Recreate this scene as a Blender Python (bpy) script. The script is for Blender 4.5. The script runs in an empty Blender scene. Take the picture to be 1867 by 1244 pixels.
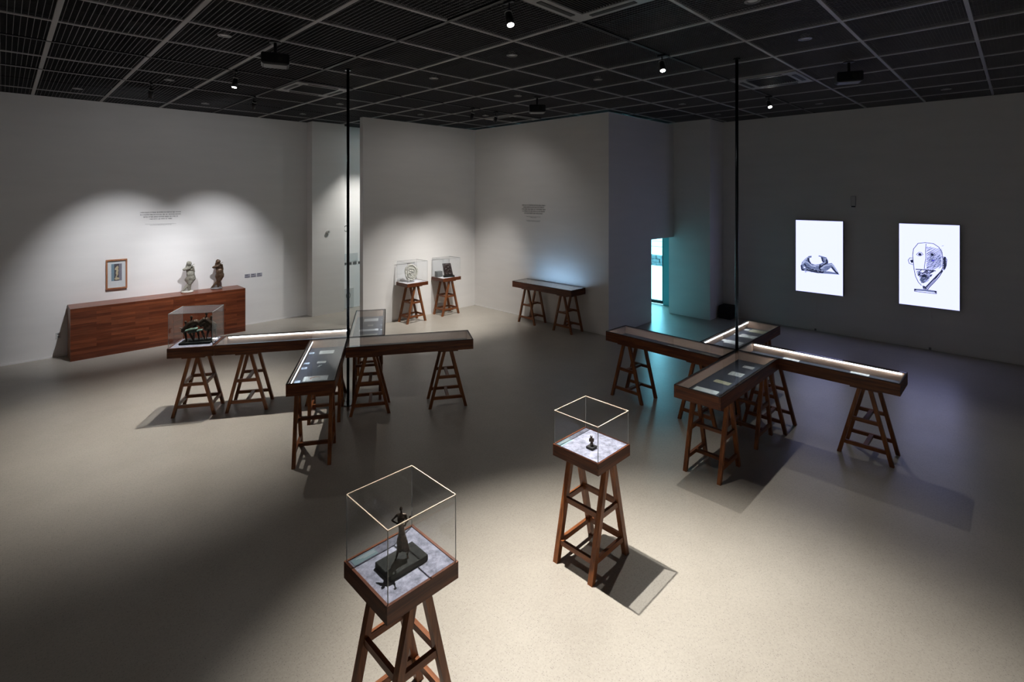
import bpy, bmesh, math, random
from mathutils import Vector, Matrix, noise
random.seed(7)
C = bpy.context.scene.collection
SC = bpy.context.scene
PI = math.pi
H = 3.2            # eye height
CEIL = 5.11        # ceiling grid height
F = 929.0

# ------------------------------------------------------------------ camera
cam_d = bpy.data.cameras.new('camera'); cam = bpy.data.objects.new('camera', cam_d); C.objects.link(cam)
cam.location = (0, 0, H)
cam.rotation_euler = (PI / 2, 0, -PI / 4)
cam_d.sensor_fit = 'HORIZONTAL'; cam_d.sensor_width = 36
cam_d.lens = 36 * F / 1867
cam_d.shift_y = -(622 - 354.5) / 1867
cam_d.clip_start = 0.05; cam_d.clip_end = 200
SC.camera = cam
# ------------------------------------------------------------------ exposure, world
SC.view_settings.view_transform = 'Standard'
SC.view_settings.look = 'None'
SC.view_settings.gamma = 1
SC.view_settings.use_curve_mapping = False
SC.view_settings.exposure = 0.0
SC.cycles.use_denoising = True
SC.cycles.max_bounces = 12
SC.cycles.transparent_max_bounces = 24
SC.cycles.caustics_reflective = False
SC.cycles.caustics_refractive = False
SC.cycles.sample_clamp_indirect = 4
W_ = bpy.data.worlds.new('world'); SC.world = W_; W_.use_nodes = True
bg = W_.node_tree.nodes['Background']
bg.inputs[0].default_value = (0.33, 0.83, 1.0, 1)
bg.inputs[1].default_value = 13.0
SPOT_GAIN = 1.0; FILL_SHARE = 0.020
# daylight enters through the glazed entrance: a portal that guides the sky's light
pd = bpy.data.lights.new('entrance_daylight', 'AREA'); pd.shape = 'RECTANGLE'; pd.size = 2.6; pd.size_y = 2.6
pd.cycles.is_portal = True
po = bpy.data.objects.new('entrance_daylight', pd); C.objects.link(po)
po.location = (13.75, 8.6, 1.35); po.rotation_euler = (0, PI / 2, 0)

# ------------------------------------------------------------------ materials
def mat(name, col, rough=0.5, metal=0.0, spec=0.5, emit=None, es=1.0):
    m = bpy.data.materials.new(name); m.use_nodes = True
    b = m.node_tree.nodes['Principled BSDF']
    b.inputs['Base Color'].default_value = (*col, 1)
    b.inputs['Roughness'].default_value = rough
    b.inputs['Metallic'].default_value = metal
    b.inputs['Specular IOR Level'].default_value = spec
    if emit:
        b.inputs['Emission Color'].default_value = (*emit, 1)
        b.inputs['Emission Strength'].default_value = es
    return m

def nd(m, t, **kw):
    n = m.node_tree.nodes.new(t)
    for k, v in kw.items():
        if k in n.inputs: n.inputs[k].default_value = v
        else: setattr(n, k, v)
    return n
def lk(m, a, b): m.node_tree.links.new(a, b)
def ramp(m, fac, stops):
    r = nd(m, 'ShaderNodeValToRGB'); e = r.color_ramp.elements
    e[0].position, e[0].color = stops[0][0], (*stops[0][1], 1)
    e[1].position, e[1].color = stops[-1][0], (*stops[-1][1], 1)
    for p, c in stops[1:-1]:
        x = e.new(p); x.color = (*c, 1)
    lk(m, fac, r.inputs[0]); return r.outputs[0]
def bsdf(m): return m.node_tree.nodes['Principled BSDF']
def coords(m, scale=(1, 1, 1), kind='Object'):
    tc = nd(m, 'ShaderNodeTexCoord'); mp = nd(m, 'ShaderNodeMapping'); mp.inputs['Scale'].default_value = scale
    lk(m, tc.outputs[kind], mp.inputs[0]); return mp.outputs[0]
def bump(m, h, strength, dist=0.01):
    b = nd(m, 'ShaderNodeBump', Strength=strength, Distance=dist); lk(m, h, b.inputs['Height'])
    lk(m, b.outputs[0], bsdf(m).inputs['Normal'])

def wood(name, dark, mid, light, axis='x', rough=0.42):
    m = mat(name, mid, rough, spec=0.35)
    s = {'x': (1.6, 22, 22), 'y': (22, 1.6, 22), 'z': (22, 22, 1.6)}[axis]
    v = coords(m, s)
    n = nd(m, 'ShaderNodeTexNoise', Scale=1.3, Detail=6.0, Roughness=0.62, Distortion=0.6); lk(m, v, n.inputs[0])
    c = ramp(m, n.outputs[0], [(0.30, dark), (0.5, mid), (0.70, light)])
    lk(m, c, bsdf(m).inputs['Base Color'])
    bump(m, n.outputs[0], 0.15, 0.002)
    return m
WD, WM, WL = (0.040, 0.010, 0.004), (0.100, 0.027, 0.009), (0.185, 0.056, 0.018)
wood_x = wood('walnut_wood_x', WD, WM, WL, 'x')
wood_y = wood('walnut_wood_y', WD, WM, WL, 'y')
wood_z = wood('walnut_wood_z', (0.10, 0.030, 0.009), (0.21, 0.068, 0.020), (0.32, 0.115, 0.036), 'z', 0.38)
wood_leg_x = wood('stretcher_wood_x', (0.09, 0.027, 0.008), (0.19, 0.060, 0.018), (0.29, 0.10, 0.032), 'x', 0.38)
wood_leg_y = wood('stretcher_wood_y', (0.09, 0.027, 0.008), (0.19, 0.060, 0.018), (0.29, 0.10, 0.032), 'y', 0.38)
lining = wood('pale_lining_wood', (0.25, 0.16, 0.11), (0.34, 0.22, 0.155), (0.42, 0.29, 0.21), 'x', 0.5)
frame_wood = wood('picture_frame_wood', (0.25, 0.10, 0.045), (0.34, 0.145, 0.07), (0.44, 0.21, 0.11), 'z', 0.4)

def stave_wood():
    m = mat('stave_wood', WM, 0.3)
    tc = nd(m, 'ShaderNodeTexCoord'); sp = nd(m, 'ShaderNodeSeparateXYZ'); lk(m, tc.outputs['Object'], sp.inputs[0])
    ad = nd(m, 'ShaderNodeMath', operation='ADD'); lk(m, sp.outputs[1], ad.inputs[0]); lk(m, sp.outputs[2], ad.inputs[1])
    cb = nd(m, 'ShaderNodeCombineXYZ'); lk(m, sp.outputs[0], cb.inputs[0]); lk(m, ad.outputs[0], cb.inputs[1])
    br = nd(m, 'ShaderNodeTexBrick'); lk(m, cb.outputs[0], br.inputs[0])
    br.inputs['Color1'].default_value = (0.11, 0.026, 0.010, 1); br.inputs['Color2'].default_value = (0.235, 0.068, 0.027, 1)
    br.inputs['Mortar'].default_value = (0.11, 0.03, 0.014, 1)
    br.inputs['Scale'].default_value = 1; br.inputs['Mortar Size'].default_value = 0.0006
    br.inputs['Brick Width'].default_value = 0.62; br.inputs['Row Height'].default_value = 0.052; br.offset = 0.37
    v = coords(m, (1.8, 30, 30)); n = nd(m, 'ShaderNodeTexNoise', Scale=1.4, Detail=6.0, Roughness=0.6); lk(m, v, n.inputs[0])
    g = ramp(m, n.outputs[0], [(0.3, (0.62, 0.58, 0.55)), (0.7, (1.25, 1.2, 1.2))])
    mx = nd(m, 'ShaderNodeMix', data_type='RGBA', blend_type='MULTIPLY'); mx.inputs[0].default_value = 1
    lk(m, br.outputs[0], mx.inputs[6]); lk(m, g, mx.inputs[7]); lk(m, mx.outputs[2], bsdf(m).inputs['Base Color'])
    return m
staves = stave_wood()

def concrete():
    m = mat('polished_concrete', (0.4, 0.36, 0.3), 0.33, spec=0.65)
    v = coords(m); v.node.inputs['Location'].default_value = (3.1, 1.7, 0.437)
    n1 = nd(m, 'ShaderNodeTexNoise', Scale=0.55, Detail=7.0, Roughness=0.6); lk(m, v, n1.inputs[0])
    c1 = ramp(m, n1.outputs[0], [(0.3, (0.345, 0.315, 0.272)), (0.7, (0.445, 0.412, 0.362))])
    n2 = nd(m, 'ShaderNodeTexNoise', Scale=60.0, Detail=3.0, Roughness=0.7); lk(m, v, n2.inputs[0])
    c2 = ramp(m, n2.outputs[0], [(0.36, (0.90, 0.90, 0.89)), (0.6, (1.02, 1.02, 1.02))])
    mx = nd(m, 'ShaderNodeMix', data_type='RGBA', blend_type='MULTIPLY'); mx.inputs[0].default_value = 1
    lk(m, c1, mx.inputs[6]); lk(m, c2, mx.inputs[7])
    vo = nd(m, 'ShaderNodeTexVoronoi', Scale=68.0, voronoi_dimensions='2D'); lk(m, v, vo.inputs[0])
    sp = ramp(m, vo.outputs['Distance'], [(0.16, (1, 1, 1)), (0.26, (0, 0, 0))])
    sc_ = nd(m, 'ShaderNodeSeparateColor'); lk(m, vo.outputs['Color'], sc_.inputs[0])
    pk = ramp(m, sc_.outputs[0], [(0.70, (0, 0, 0)), (0.95, (1, 1, 1))])
    mu = nd(m, 'ShaderNodeMath', operation='MULTIPLY'); lk(m, sp, mu.inputs[0]); lk(m, pk, mu.inputs[1])
    m2 = nd(m, 'ShaderNodeMix', data_type='RGBA'); m2.inputs[7].default_value = (0.10, 0.095, 0.09, 1)
    mu2 = nd(m, 'ShaderNodeMath', operation='MULTIPLY'); mu2.inputs[1].default_value = 0.6; lk(m, mu.outputs[0], mu2.inputs[0])
    lk(m, mu2.outputs[0], m2.inputs[0]); lk(m, mx.outputs[2], m2.inputs[6])
    lk(m, m2.outputs[2], bsdf(m).inputs['Base Color'])
    n4 = nd(m, 'ShaderNodeTexNoise', Scale=1.6, Detail=5.0, Roughness=0.65); lk(m, v, n4.inputs[0])
    r = nd(m, 'ShaderNodeMapRange'); r.inputs[3].default_value = 0.285; r.inputs[4].default_value = 0.40
    lk(m, n4.outputs[0], r.inputs[0]); lk(m, r.outputs[0], bsdf(m).inputs['Roughness'])
    n5 = nd(m, 'ShaderNodeTexNoise', Scale=9.0, Detail=4.0); lk(m, v, n5.inputs[0])
    bump(m, n5.outputs[0], 0.10, 0.006)
    return m
concrete_m = concrete()

def paint(name, col):
    m = mat(name, col, 0.75, spec=0.3)
    v = coords(m, (1, 1, 6)); n = nd(m, 'ShaderNodeTexNoise', Scale=28.0, Detail=4.0); lk(m, v, n.inputs[0])
    bump(m, n.outputs[0], 0.10, 0.004)
    n2 = nd(m, 'ShaderNodeTexNoise', Scale=0.9, Detail=3.0); lk(m, v, n2.inputs[0])
    c = ramp(m, n2.outputs[0], [(0.3, tuple(x * 0.96 for x in col)), (0.7, col)]); lk(m, c, bsdf(m).inputs['Base Color'])
    return m
wall_m = paint('white_wall_paint', (0.84, 0.825, 0.81))

def felt(name, a, b):
    m = mat(name, a, 0.95, spec=0.1)
    v = coords(m); n = nd(m, 'ShaderNodeTexNoise', Scale=14.0, Detail=8.0, Roughness=0.75); lk(m, v, n.inputs[0])
    lk(m, ramp(m, n.outputs[0], [(0.35, a), (0.65, b)]), bsdf(m).inputs['Base Color'])
    bump(m, n.outputs[0], 0.5, 0.004); return m
felt_m = felt('grey_felt', (0.12, 0.125, 0.16), (0.36, 0.37, 0.46))
felt_dark = felt('slate_felt', (0.050, 0.055, 0.075), (0.085, 0.093, 0.12))
felt_white = felt('pale_felt', (0.62, 0.62, 0.66), (0.72, 0.72, 0.75))

def glass(name, tint=(0.97, 0.985, 0.98), ior=1.45, rough=0.0):
    m = bpy.data.materials.new(name); m.use_nodes = True
    nt = m.node_tree; nt.nodes.clear()
    o = nt.nodes.new('ShaderNodeOutputMaterial'); mx = nt.nodes.new('ShaderNodeMixShader')
    t = nt.nodes.new('ShaderNodeBsdfTransparent'); t.inputs[0].default_value = (*tint, 1)
    g = nt.nodes.new('ShaderNodeBsdfGlossy'); g.inputs['Roughness'].default_value = rough; g.inputs[0].default_value = (1, 1, 1, 1)
    fr = nt.nodes.new('ShaderNodeFresnel'); fr.inputs[0].default_value = ior
    ge = nt.nodes.new('ShaderNodeNewGeometry'); mr = nt.nodes.new('ShaderNodeMapRange')     # same index seen from inside the pane
    mr.inputs[3].default_value = ior; mr.inputs[4].default_value = 1 / ior
    nt.links.new(ge.outputs['Backfacing'], mr.inputs[0]); nt.links.new(mr.outputs[0], fr.inputs[0])
    nt.links.new(fr.outputs[0], mx.inputs[0]); nt.links.new(t.outputs[0], mx.inputs[1]); nt.links.new(g.outputs[0], mx.inputs[2])
    nt.links.new(mx.outputs[0], o.inputs[0]); return m
acrylic = glass('clear_acrylic', (0.98, 0.985, 0.99), 1.27)
lid_glass = glass('case_glass', (0.95, 0.975, 0.97), 1.5)
door_glass = glass('entrance_glass', (0.80, 0.93, 0.96), 1.45)
edge_m = mat('acrylic_edge_painted_glow', (0.80, 0.66, 0.52), 0.25)  # orange light caught by the top edges is put into this colour
edge_v = mat('acrylic_edge_pale', (0.42, 0.44, 0.44), 0.2)
black_m = mat('black_metal', (0.012, 0.013, 0.016), 0.35, 0.3)
pole_m = mat('black_pole_steel', (0.016, 0.020, 0.026), 0.25, 0.6)
matte_black = mat('matte_black', (0.010, 0.009, 0.010), 0.7)
bar_m = mat('ceiling_bar_grey', (0.36, 0.355, 0.36), 0.45)
louver_m = mat('louver_grey', (0.12, 0.118, 0.128), 0.5)
louver_d = mat('louver_cross_dark', (0.022, 0.022, 0.024), 0.5)
plenum_m = mat('plenum_black', (0.006, 0.006, 0.007), 0.9)
duct_m = mat('plenum_duct_grey', (0.03, 0.03, 0.032), 0.6)
ac_m = mat('air_unit_plastic', (0.30, 0.30, 0.30), 0.4)
ac_dark = mat('air_unit_grille', (0.03, 0.03, 0.03), 0.6)
white_pl = mat('white_plastic', (0.65, 0.65, 0.64), 0.4)
dim_metal = mat('dim_aluminium', (0.25, 0.25, 0.25), 0.35, 0.4)
bronze_m = mat('dark_bronze', (0.028, 0.020, 0.015), 0.36, 0.6)
bronze_b = mat('brown_bronze', (0.10, 0.060, 0.038), 0.42, 0.35)
patina_m = mat('green_patina', (0.15, 0.27, 0.20), 0.6, 0.2)
plaster_m = mat('aged_plaster', (0.40, 0.385, 0.33), 0.8)
stone_w = mat('pale_relief_stone', (0.62, 0.61, 0.55), 0.8)
relief_d = mat('dark_relief_clay', (0.035, 0.022, 0.020), 0.45)
slate_m = mat('dark_stone_base', (0.022, 0.024, 0.023), 0.7, spec=.12)
paper_w = mat('white_paper', (0.72, 0.75, 0.76), 0.8)
paper_b = mat('pale_blue_card', (0.42, 0.52, 0.66), 0.8)
paper_y = mat('aged_paper', (0.56, 0.54, 0.38), 0.8)
paper_g = mat('grey_print', (0.34, 0.34, 0.29), 0.8)
ink_m = mat('pencil_ink', (0.10, 0.10, 0.10), 0.8)
ink_o = mat('orange_wash', (0.50, 0.22, 0.10), 0.8)
text_m = mat('wall_text_vinyl', (0.035, 0.035, 0.04), 0.6)
text_thin = mat('wall_text_grey', (0.28, 0.28, 0.28), 0.6)
card_m = mat('caption_card_grey', (0.34, 0.34, 0.40), 0.6)
card_clear = mat('caption_card_teal', (0.26, 0.38, 0.42), 0.4)
led_m = mat('led_light_strip', (1, 1, 1), 0.5, emit=(0.86, 0.92, 1.0), es=20.0)
lens_m = mat('lit_lens', (1, 1, 1), 0.3, emit=(1, 0.97, 0.9), es=30)
lens_off = mat('unlit_lens', (0.03, 0.03, 0.03), 0.2)
screen_m = mat('lit_screen', (0.02, 0.02, 0.02), 0.3, emit=(0.51, 0.54, 1.0), es=1.75)
screen_ink = mat('screen_ink', (0.01, 0.01, 0.02), 0.5, emit=(0.02, 0.025, 0.06), es=1)
screen_mid = mat('screen_mid_tone', (0.01, 0.01, 0.02), 0.5, emit=(0.16, 0.20, 0.38), es=1)
screen_lt = mat('screen_light_tone', (0.01, 0.01, 0.02), 0.5, emit=(0.40, 0.46, 0.72), es=1)
screen_blue = mat('screen_blue_tone', (0.01, 0.01, 0.02), 0.5, emit=(0.08, 0.08, 0.55), es=1)
teal_lit_wall = mat('daylit_teal_wall', (0.10, 0.36, 0.38), 0.5)  # wall colour with the cyan daylight of the entrance painted in
pave_m = mat('white_pavement', (0.75, 0.75, 0.74), 0.9)
out_wall = mat('white_outer_wall', (0.6, 0.62, 0.63), 0.9)

# speckle the bronzes, plaster and stone
def mottle(m, a, b, scale, bs=0.4):
    v = coords(m); n = nd(m, 'ShaderNodeTexNoise', Scale=scale, Detail=6.0, Roughness=0.7); lk(m, v, n.inputs[0])
    lk(m, ramp(m, n.outputs[0], [(0.35, a), (0.65, b)]), bsdf(m).inputs['Base Color']); bump(m, n.outputs[0], bs, 0.003)
mottle(bronze_m, (0.030, 0.020, 0.014), (0.11, 0.078, 0.056), 60)
mottle(bronze_b, (0.06, 0.034, 0.020), (0.16, 0.10, 0.062), 25)
mottle(plaster_m, (0.15, 0.14, 0.11), (0.34, 0.33, 0.275), 22)
mottle(stone_w, (0.34, 0.33, 0.27), (0.80, 0.79, 0.74), 24, 0.9)
mottle(slate_m, (0.008, 0.009, 0.009), (0.022, 0.025, 0.023), 40)
mottle(patina_m, (0.04, 0.06, 0.05), (0.17, 0.28, 0.22), 30)

# ------------------------------------------------------------------ mesh helpers
class MB:
    def __init__(s): s.bm = bmesh.new(); s.mats = []
    def mi(s, m):
        if m not in s.mats: s.mats.append(m)
        return s.mats.index(m)
    def box(s, x0, x1, y0, y1, z0, z1, m=None, mx=None):
        pts = [(x, y, z) for z in (z0, z1) for y in (y0, y1) for x in (x0, x1)]
        v = [s.bm.verts.new((mx @ Vector(p)) if mx else p) for p in pts]
        k = s.mi(m) if m else 0
        for f in ((0, 2, 3, 1), (4, 5, 7, 6), (0, 1, 5, 4), (2, 6, 7, 3), (0, 4, 6, 2), (1, 3, 7, 5)):
            fc = s.bm.faces.new([v[i] for i in f]); fc.material_index = k
        return s
    def beam(s, p, q, w, d, up=(0, 1, 0), m=None, flat=True):
        """square bar from p to q; w across, d along 'up'. flat cuts both ends level."""
        p, q = Vector(p), Vector(q); ax = (q - p).normalized(); u = Vector(up); r = ax.cross(u).normalized(); u = r.cross(ax).normalized()
        k = s.mi(m) if m else 0; v = []
        for c in (p, q):
            for a, b in ((-1, -1), (1, -1), (1, 1), (-1, 1)):
                o = r * (a * w / 2) + u * (b * d / 2)
                if flat and abs(ax.z) > 0.3: o = o - ax * (o.z / ax.z)
                v.append(s.bm.verts.new(c + o))
        for f in ((3, 2, 1, 0), (4, 5, 6, 7), (0, 1, 5, 4), (1, 2, 6, 5), (2, 3, 7, 6), (3, 0, 4, 7)):
            fc = s.bm.faces.new([v[i] for i in f]); fc.material_index = k
        return s
    def tube(s, p, q, r0, r1=None, n=16, m=None, cap=True):
        r1 = r0 if r1 is None else r1
        p, q = Vector(p), Vector(q); ax = (q - p).normalized()
        a = ax.orthogonal().normalized(); b = ax.cross(a); k = s.mi(m) if m else 0
        R = []
        for c, r in ((p, r0), (q, r1)):
            R.append([s.bm.verts.new(c + a * (r * math.cos(t)) + b * (r * math.sin(t))) for t in [2 * PI * i / n for i in range(n)]])
        for i in range(n):
            j = (i + 1) % n; fc = s.bm.faces.new((R[0][i], R[0][j], R[1][j], R[1][i])); fc.material_index = k; fc.smooth = True
        if cap:
            fc = s.bm.faces.new(R[0][::-1]); fc.material_index = k
            fc = s.bm.faces.new(R[1]); fc.material_index = k
        return s
    def ball(s, c, r, sc=(1, 1, 1), rot=None, sub=2, m=None):
        mx = Matrix.Translation(c) @ (rot or Matrix.Identity(4)) @ Matrix.Diagonal((r * sc[0], r * sc[1], r * sc[2], 1))
        g = bmesh.ops.create_icosphere(s.bm, subdivisions=sub, radius=1, matrix=mx); k = s.mi(m) if m else 0
        for v in g['verts']:
            for f in v.link_faces: f.material_index = k; f.smooth = True
        return s
    def poly(s, pts, h, m=None, mx=None):
        """flat polygon (local xy) extruded h along z"""
        k = s.mi(m) if m else 0
        T = mx or Matrix.Identity(4)
        a = [s.bm.verts.new(T @ Vector((x, y, 0))) for x, y in pts]; b = [s.bm.verts.new(T @ Vector((x, y, h))) for x, y in pts]
        fs = [s.bm.faces.new(a[::-1]), s.bm.faces.new(b)]
        for i in range(len(a)):
            j = (i + 1) % len(a); fs.append(s.bm.faces.new((a[i], a[j], b[j], b[i])))
        for f in fs: f.material_index = k
        return s
    def build(s, name, m=None, parent=None, smooth=False, bevel=0):
        if bevel:
            bmesh.ops.bevel(s.bm, geom=list(s.bm.edges), offset=bevel, segments=1, affect='EDGES')
        bmesh.ops.recalc_face_normals(s.bm, faces=s.bm.faces)
        me = bpy.data.meshes.new(name); s.bm.to_mesh(me); s.bm.free()
        for x in (s.mats or [m]): me.materials.append(x)
        if smooth:
            for p in me.polygons: p.use_smooth = True
        o = bpy.data.objects.new(name, me); C.objects.link(o); o.parent = parent
        return o

def empty(name, loc=(0, 0, 0), rz=0):
    o = bpy.data.objects.new(name, None); o.empty_display_size = 0.1; C.objects.link(o); o.location = loc; o.rotation_euler = (0, 0, rz); return o
def tag(o, label, cat, group=None, kind=None):
    if label: o['label'] = label
    if cat: o['category'] = cat
    if group: o['group'] = group
    if kind: o['kind'] = kind
    return o
def thing(name, label, cat, loc=(0, 0, 0), rz=0, group=None): return tag(empty(name, loc, rz), label, cat, group)
def struct(o): o['kind'] = 'structure'; return o
def share(o, parent, name=None):
    c = o.copy(); C.objects.link(c); c.parent = parent; return c
def copy_thing(root, loc, rz, label, group=None):
    r = root.copy(); C.objects.link(r); r.location = loc; r.rotation_euler = (0, 0, rz); r['label'] = label
    if group: r['group'] = group
    for ch in list(root.children):
        c = ch.copy(); C.objects.link(c); c.parent = r
        for g in list(ch.children):
            d = g.copy(); C.objects.link(d); d.parent = c
    return r
def organic(name, mb, m, parent=None, voxel=0.006, smooth=4, rough=0.0):
    """fuse overlapping closed shapes into one continuous skin"""
    o = mb.build(name, m, None)
    r = o.modifiers.new('r', 'REMESH'); r.mode = 'VOXEL'; r.voxel_size = voxel; r.use_smooth_shade = True
    sm = o.modifiers.new('s', 'SMOOTH'); sm.factor = 0.5; sm.iterations = smooth
    dg = bpy.context.evaluated_depsgraph_get(); dg.update()
    me = bpy.data.meshes.new_from_object(o.evaluated_get(dg)); o.modifiers.clear(); o.data = me; me.name = name
    if rough:
        for v in me.vertices:
            v.co += v.normal * rough * (noise.noise(v.co * 55) + 0.5 * noise.noise(v.co * 140))
    for p in me.polygons: p.use_smooth = True
    me.materials.clear(); me.materials.append(m); o.parent = parent
    return o
def cap(mb, p, r0, q, r1, n=10):
    mb.tube(p, q, r0, r1, n); mb.ball(p, r0, sub=1); mb.ball(q, r1, sub=1); return mb
def WP(px, py, z):
    D = F * (H - z) / (py - 354.5); s = (px - 933.5) / F * D
    return Vector(((D + s) / 2 ** .5, (D - s) / 2 ** .5, z))

# ------------------------------------------------------------------ room shell
WY, WX = 13.42, 13.50
struct(MB().box(-2.7, 13.7, -2.7, 13.6, -0.12, 0).build('floor', concrete_m))
struct(MB().box(-2.7, 5.74, WY, WY + 0.15, 0, CEIL).build('wall_left', wall_m))
struct(MB().box(6.60, 13.6, WY, WY + 0.15, 0, CEIL).build('wall_corridor', wall_m))
struct(MB().box(5.72, 6.62, WY - 0.32, WY + 0.15, 0, CEIL).build('wall_pilaster', wall_m))
struct(MB().box(6.12, 9.81, 11.18, 11.33, 0, 5.06).build('wall_alcove_left', wall_m))
struct(MB().box(9.66, 9.81, 6.58, 11.18, 0, 5.06).build('wall_alcove_right', wall_m))
o = MB(); o.box(9.81, 11.54, 6.58, 6.73, 0, 5.06); o.box(11.54, 12.70, 6.58, 6.73, 2.06, 5.06)
struct(o.build('wall_doorway', wall_m))
struct(MB().box(12.70, WX + 0.15, 5.59, 6.72, 0, CEIL).build('wall_pier_right', wall_m))
struct(MB().box(WX, WX + 0.15, -2.7, 5.59, 0, CEIL).build('wall_right', wall_m))
struct(MB().box(-2.85, -2.7, -2.7, 13.57, 0, CEIL).build('wall_rear_left', wall_m))
struct(MB().box(-2.85, 13.65, -2.85, -2.7, 0, CEIL).build('wall_rear_right', wall_m))
# entrance glazing wall of the vestibule
o = MB(); o.box(WX, WX + 0.15, 6.72, 7.31, 0, CEIL); o.box(WX, WX + 0.15, 9.6, WY, 0, CEIL); o.box(WX, WX + 0.15, 7.31, 9.6, 2.6, CEIL)
struct(o.build('wall_entrance', wall_m))
w = struct(empty('door_1', (WX, 8.45, 0)))
MB().box(0.03, 0.10, -1.14, -1.08, 0.02, 2.6).box(0.03, 0.10, 1.09, 1.15, 0.02, 2.6).box(0.03, 0.10, -0.03, 0.03, 0.12, 2.55).box(0.03, 0.10, -1.08, 1.09, 2.53, 2.6).box(0.03, 0.10, -1.08, 1.09, 0.02, 0.11).build('door_frame', black_m, w)
MB().box(0.055, 0.067, -1.08, -0.03, 0.11, 2.53).build('door_pane', door_glass, w)
MB().box(0.055, 0.067, 0.03, 1.09, 0.11, 2.53).build('door_pane', door_glass, w)
struct(MB().box(WX - 0.03, WX, 6.95, 7.31, 0, 2.6).build('trim_1', teal_lit_wall))  # sliver of wall beside the door, its teal daylight painted on
# thin recessed skirting lines
for nm, a in (('baseboard_left', (-2.7, 5.72, WY - 0.012, WY, 0, 0.03)), ('baseboard_right', (WX - 0.012, WX, -2.7, 5.59, 0, 0.03)),
              ('baseboard_alcove', (9.648, 9.66, 6.58, 11.18, 0, 0.03)), ('baseboard_corridor', (6.62, 13.4, WY - 0.012, WY, 0, 0.03))):
    struct(MB().box(*a).build(nm, wall_m))

# ceiling: dark plenum tray, grid bars and louver panels
o = MB(); o.box(-2.85, 13.7, -2.85, 13.6, 5.72, 5.8)
o.box(-2.85, -2.72, -2.85, 13.6, CEIL, 5.72); o.box(13.58, 13.7, -2.85, 13.6, CEIL, 5.72); o.box(-2.72, 13.58, -2.85, -2.72, CEIL, 5.72); o.box(-2.72, 13.58, 13.45, 13.6, CEIL, 5.72)
ceil = struct(o.build('ceiling', plenum_m))
GX = [0.41 + 1.024 * k for k in range(-3, 13)]; GY = [0.39 + 1.024 * k for k in range(-3, 13)]
TRX, TRY = GX[6], (GY[6], GY[11], GY[14])          # bars that carry lighting track
for x in GX:
    if abs(x - TRX) < 0.01: continue
    MB().box(x - 0.024, x + 0.024, -2.7, WY, CEIL, CEIL + 0.045).build('grid_bar', bar_m, ceil)
for i, y in enumerate(GY):
    if any(abs(y - t) < 0.01 for t in TRY): continue
    MB().box(-2.7, WX, y - 0.018, y + 0.018, CEIL + 0.001, CEIL + 0.043).build('grid_bar', bar_m, ceil)
S = 1.024
pm = MB(); e0, e1 = 0.026, S - 0.026
for i in range(18):
    t = e0 + (e1 - e0) * (i + 0.5) / 18
    pm.box(t - 0.0024, t + 0.0024, e0, e1, 0.008, 0.018, louver_m)
for i in range(30):
    t = e0 + (e1 - e0) * (i + 0.5) / 30
    pm.box(e0, e1, t - 0.0012, t + 0.0012, 0.010, 0.017, louver_d)
panel0 = pm.build('louver_panel', louver_m, ceil); used = False
AC_CELLS = [(3, 8), (8, 2), (3, 2), (8, 8)]
for ix in range(-3, 13):
    for iy in range(-3, 13):
        x, y = 0.41 + S * ix, 0.39 + S * iy
        if (ix, iy) in AC_CELLS: continue
        if x + y + S < 4.2 or x + S > 13.75 or y + S > 13.75: continue
        if x > 9.7 and y > 6.7 and not (ix <= 10 or iy <= 8): continue
        if not used: p, used = panel0, True
        else: p = share(panel0, ceil)
        p.location = (x, y, CEIL)
# dim ducts above the louvers
du = MB(); du.tube((1, -1, 5.5), (1, 13, 5.5), 0.14); du.tube((6.1, -1, 5.5), (6.1, 13, 5.5), 0.14); du.box(-1, 13, 7.9, 8.3, 5.38, 5.6); du.box(10.6, 11.1, -1, 13, 5.38, 5.6)
du.build('plenum_duct', duct_m, ceil)

# ------------------------------------------------------------------ outdoors, beyond the entrance
struct(MB().box(13.7, 40, -4, 34, -0.14, -0.02).build('ground', pave_m))
st = mat('rough_stone', (0.25, 0.28, 0.28), 0.9); mottle(st, (0.012, 0.016, 0.018), (0.10, 0.11, 0.115), 9, 1.0)
sw = MB()
for i in range(44):
    for j in range(3):
        y = 4 + i * 0.32 + (0.16 if j % 2 else 0) + random.uniform(-.03, .03)
        sw.box(20.9 + random.uniform(-.03, .03), 21.25, y, y + 0.29, -0.02 + j * 0.155, 0.12 + j * 0.155 + random.uniform(-.01, .01))
tag(sw.build('stone_wall', st), 'low rough stone wall outside beyond the glass entrance', 'stone wall')
b = MB()
for k in range(16): b.box(26 - 0.02 * (k % 2), 26.3, 2, 24, -0.02 + k * 0.3, 0.26 + k * 0.3)
tag(b.build('outer_building', out_wall), 'white clad building outside behind the stone wall, seen through the entrance', 'building')

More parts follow.
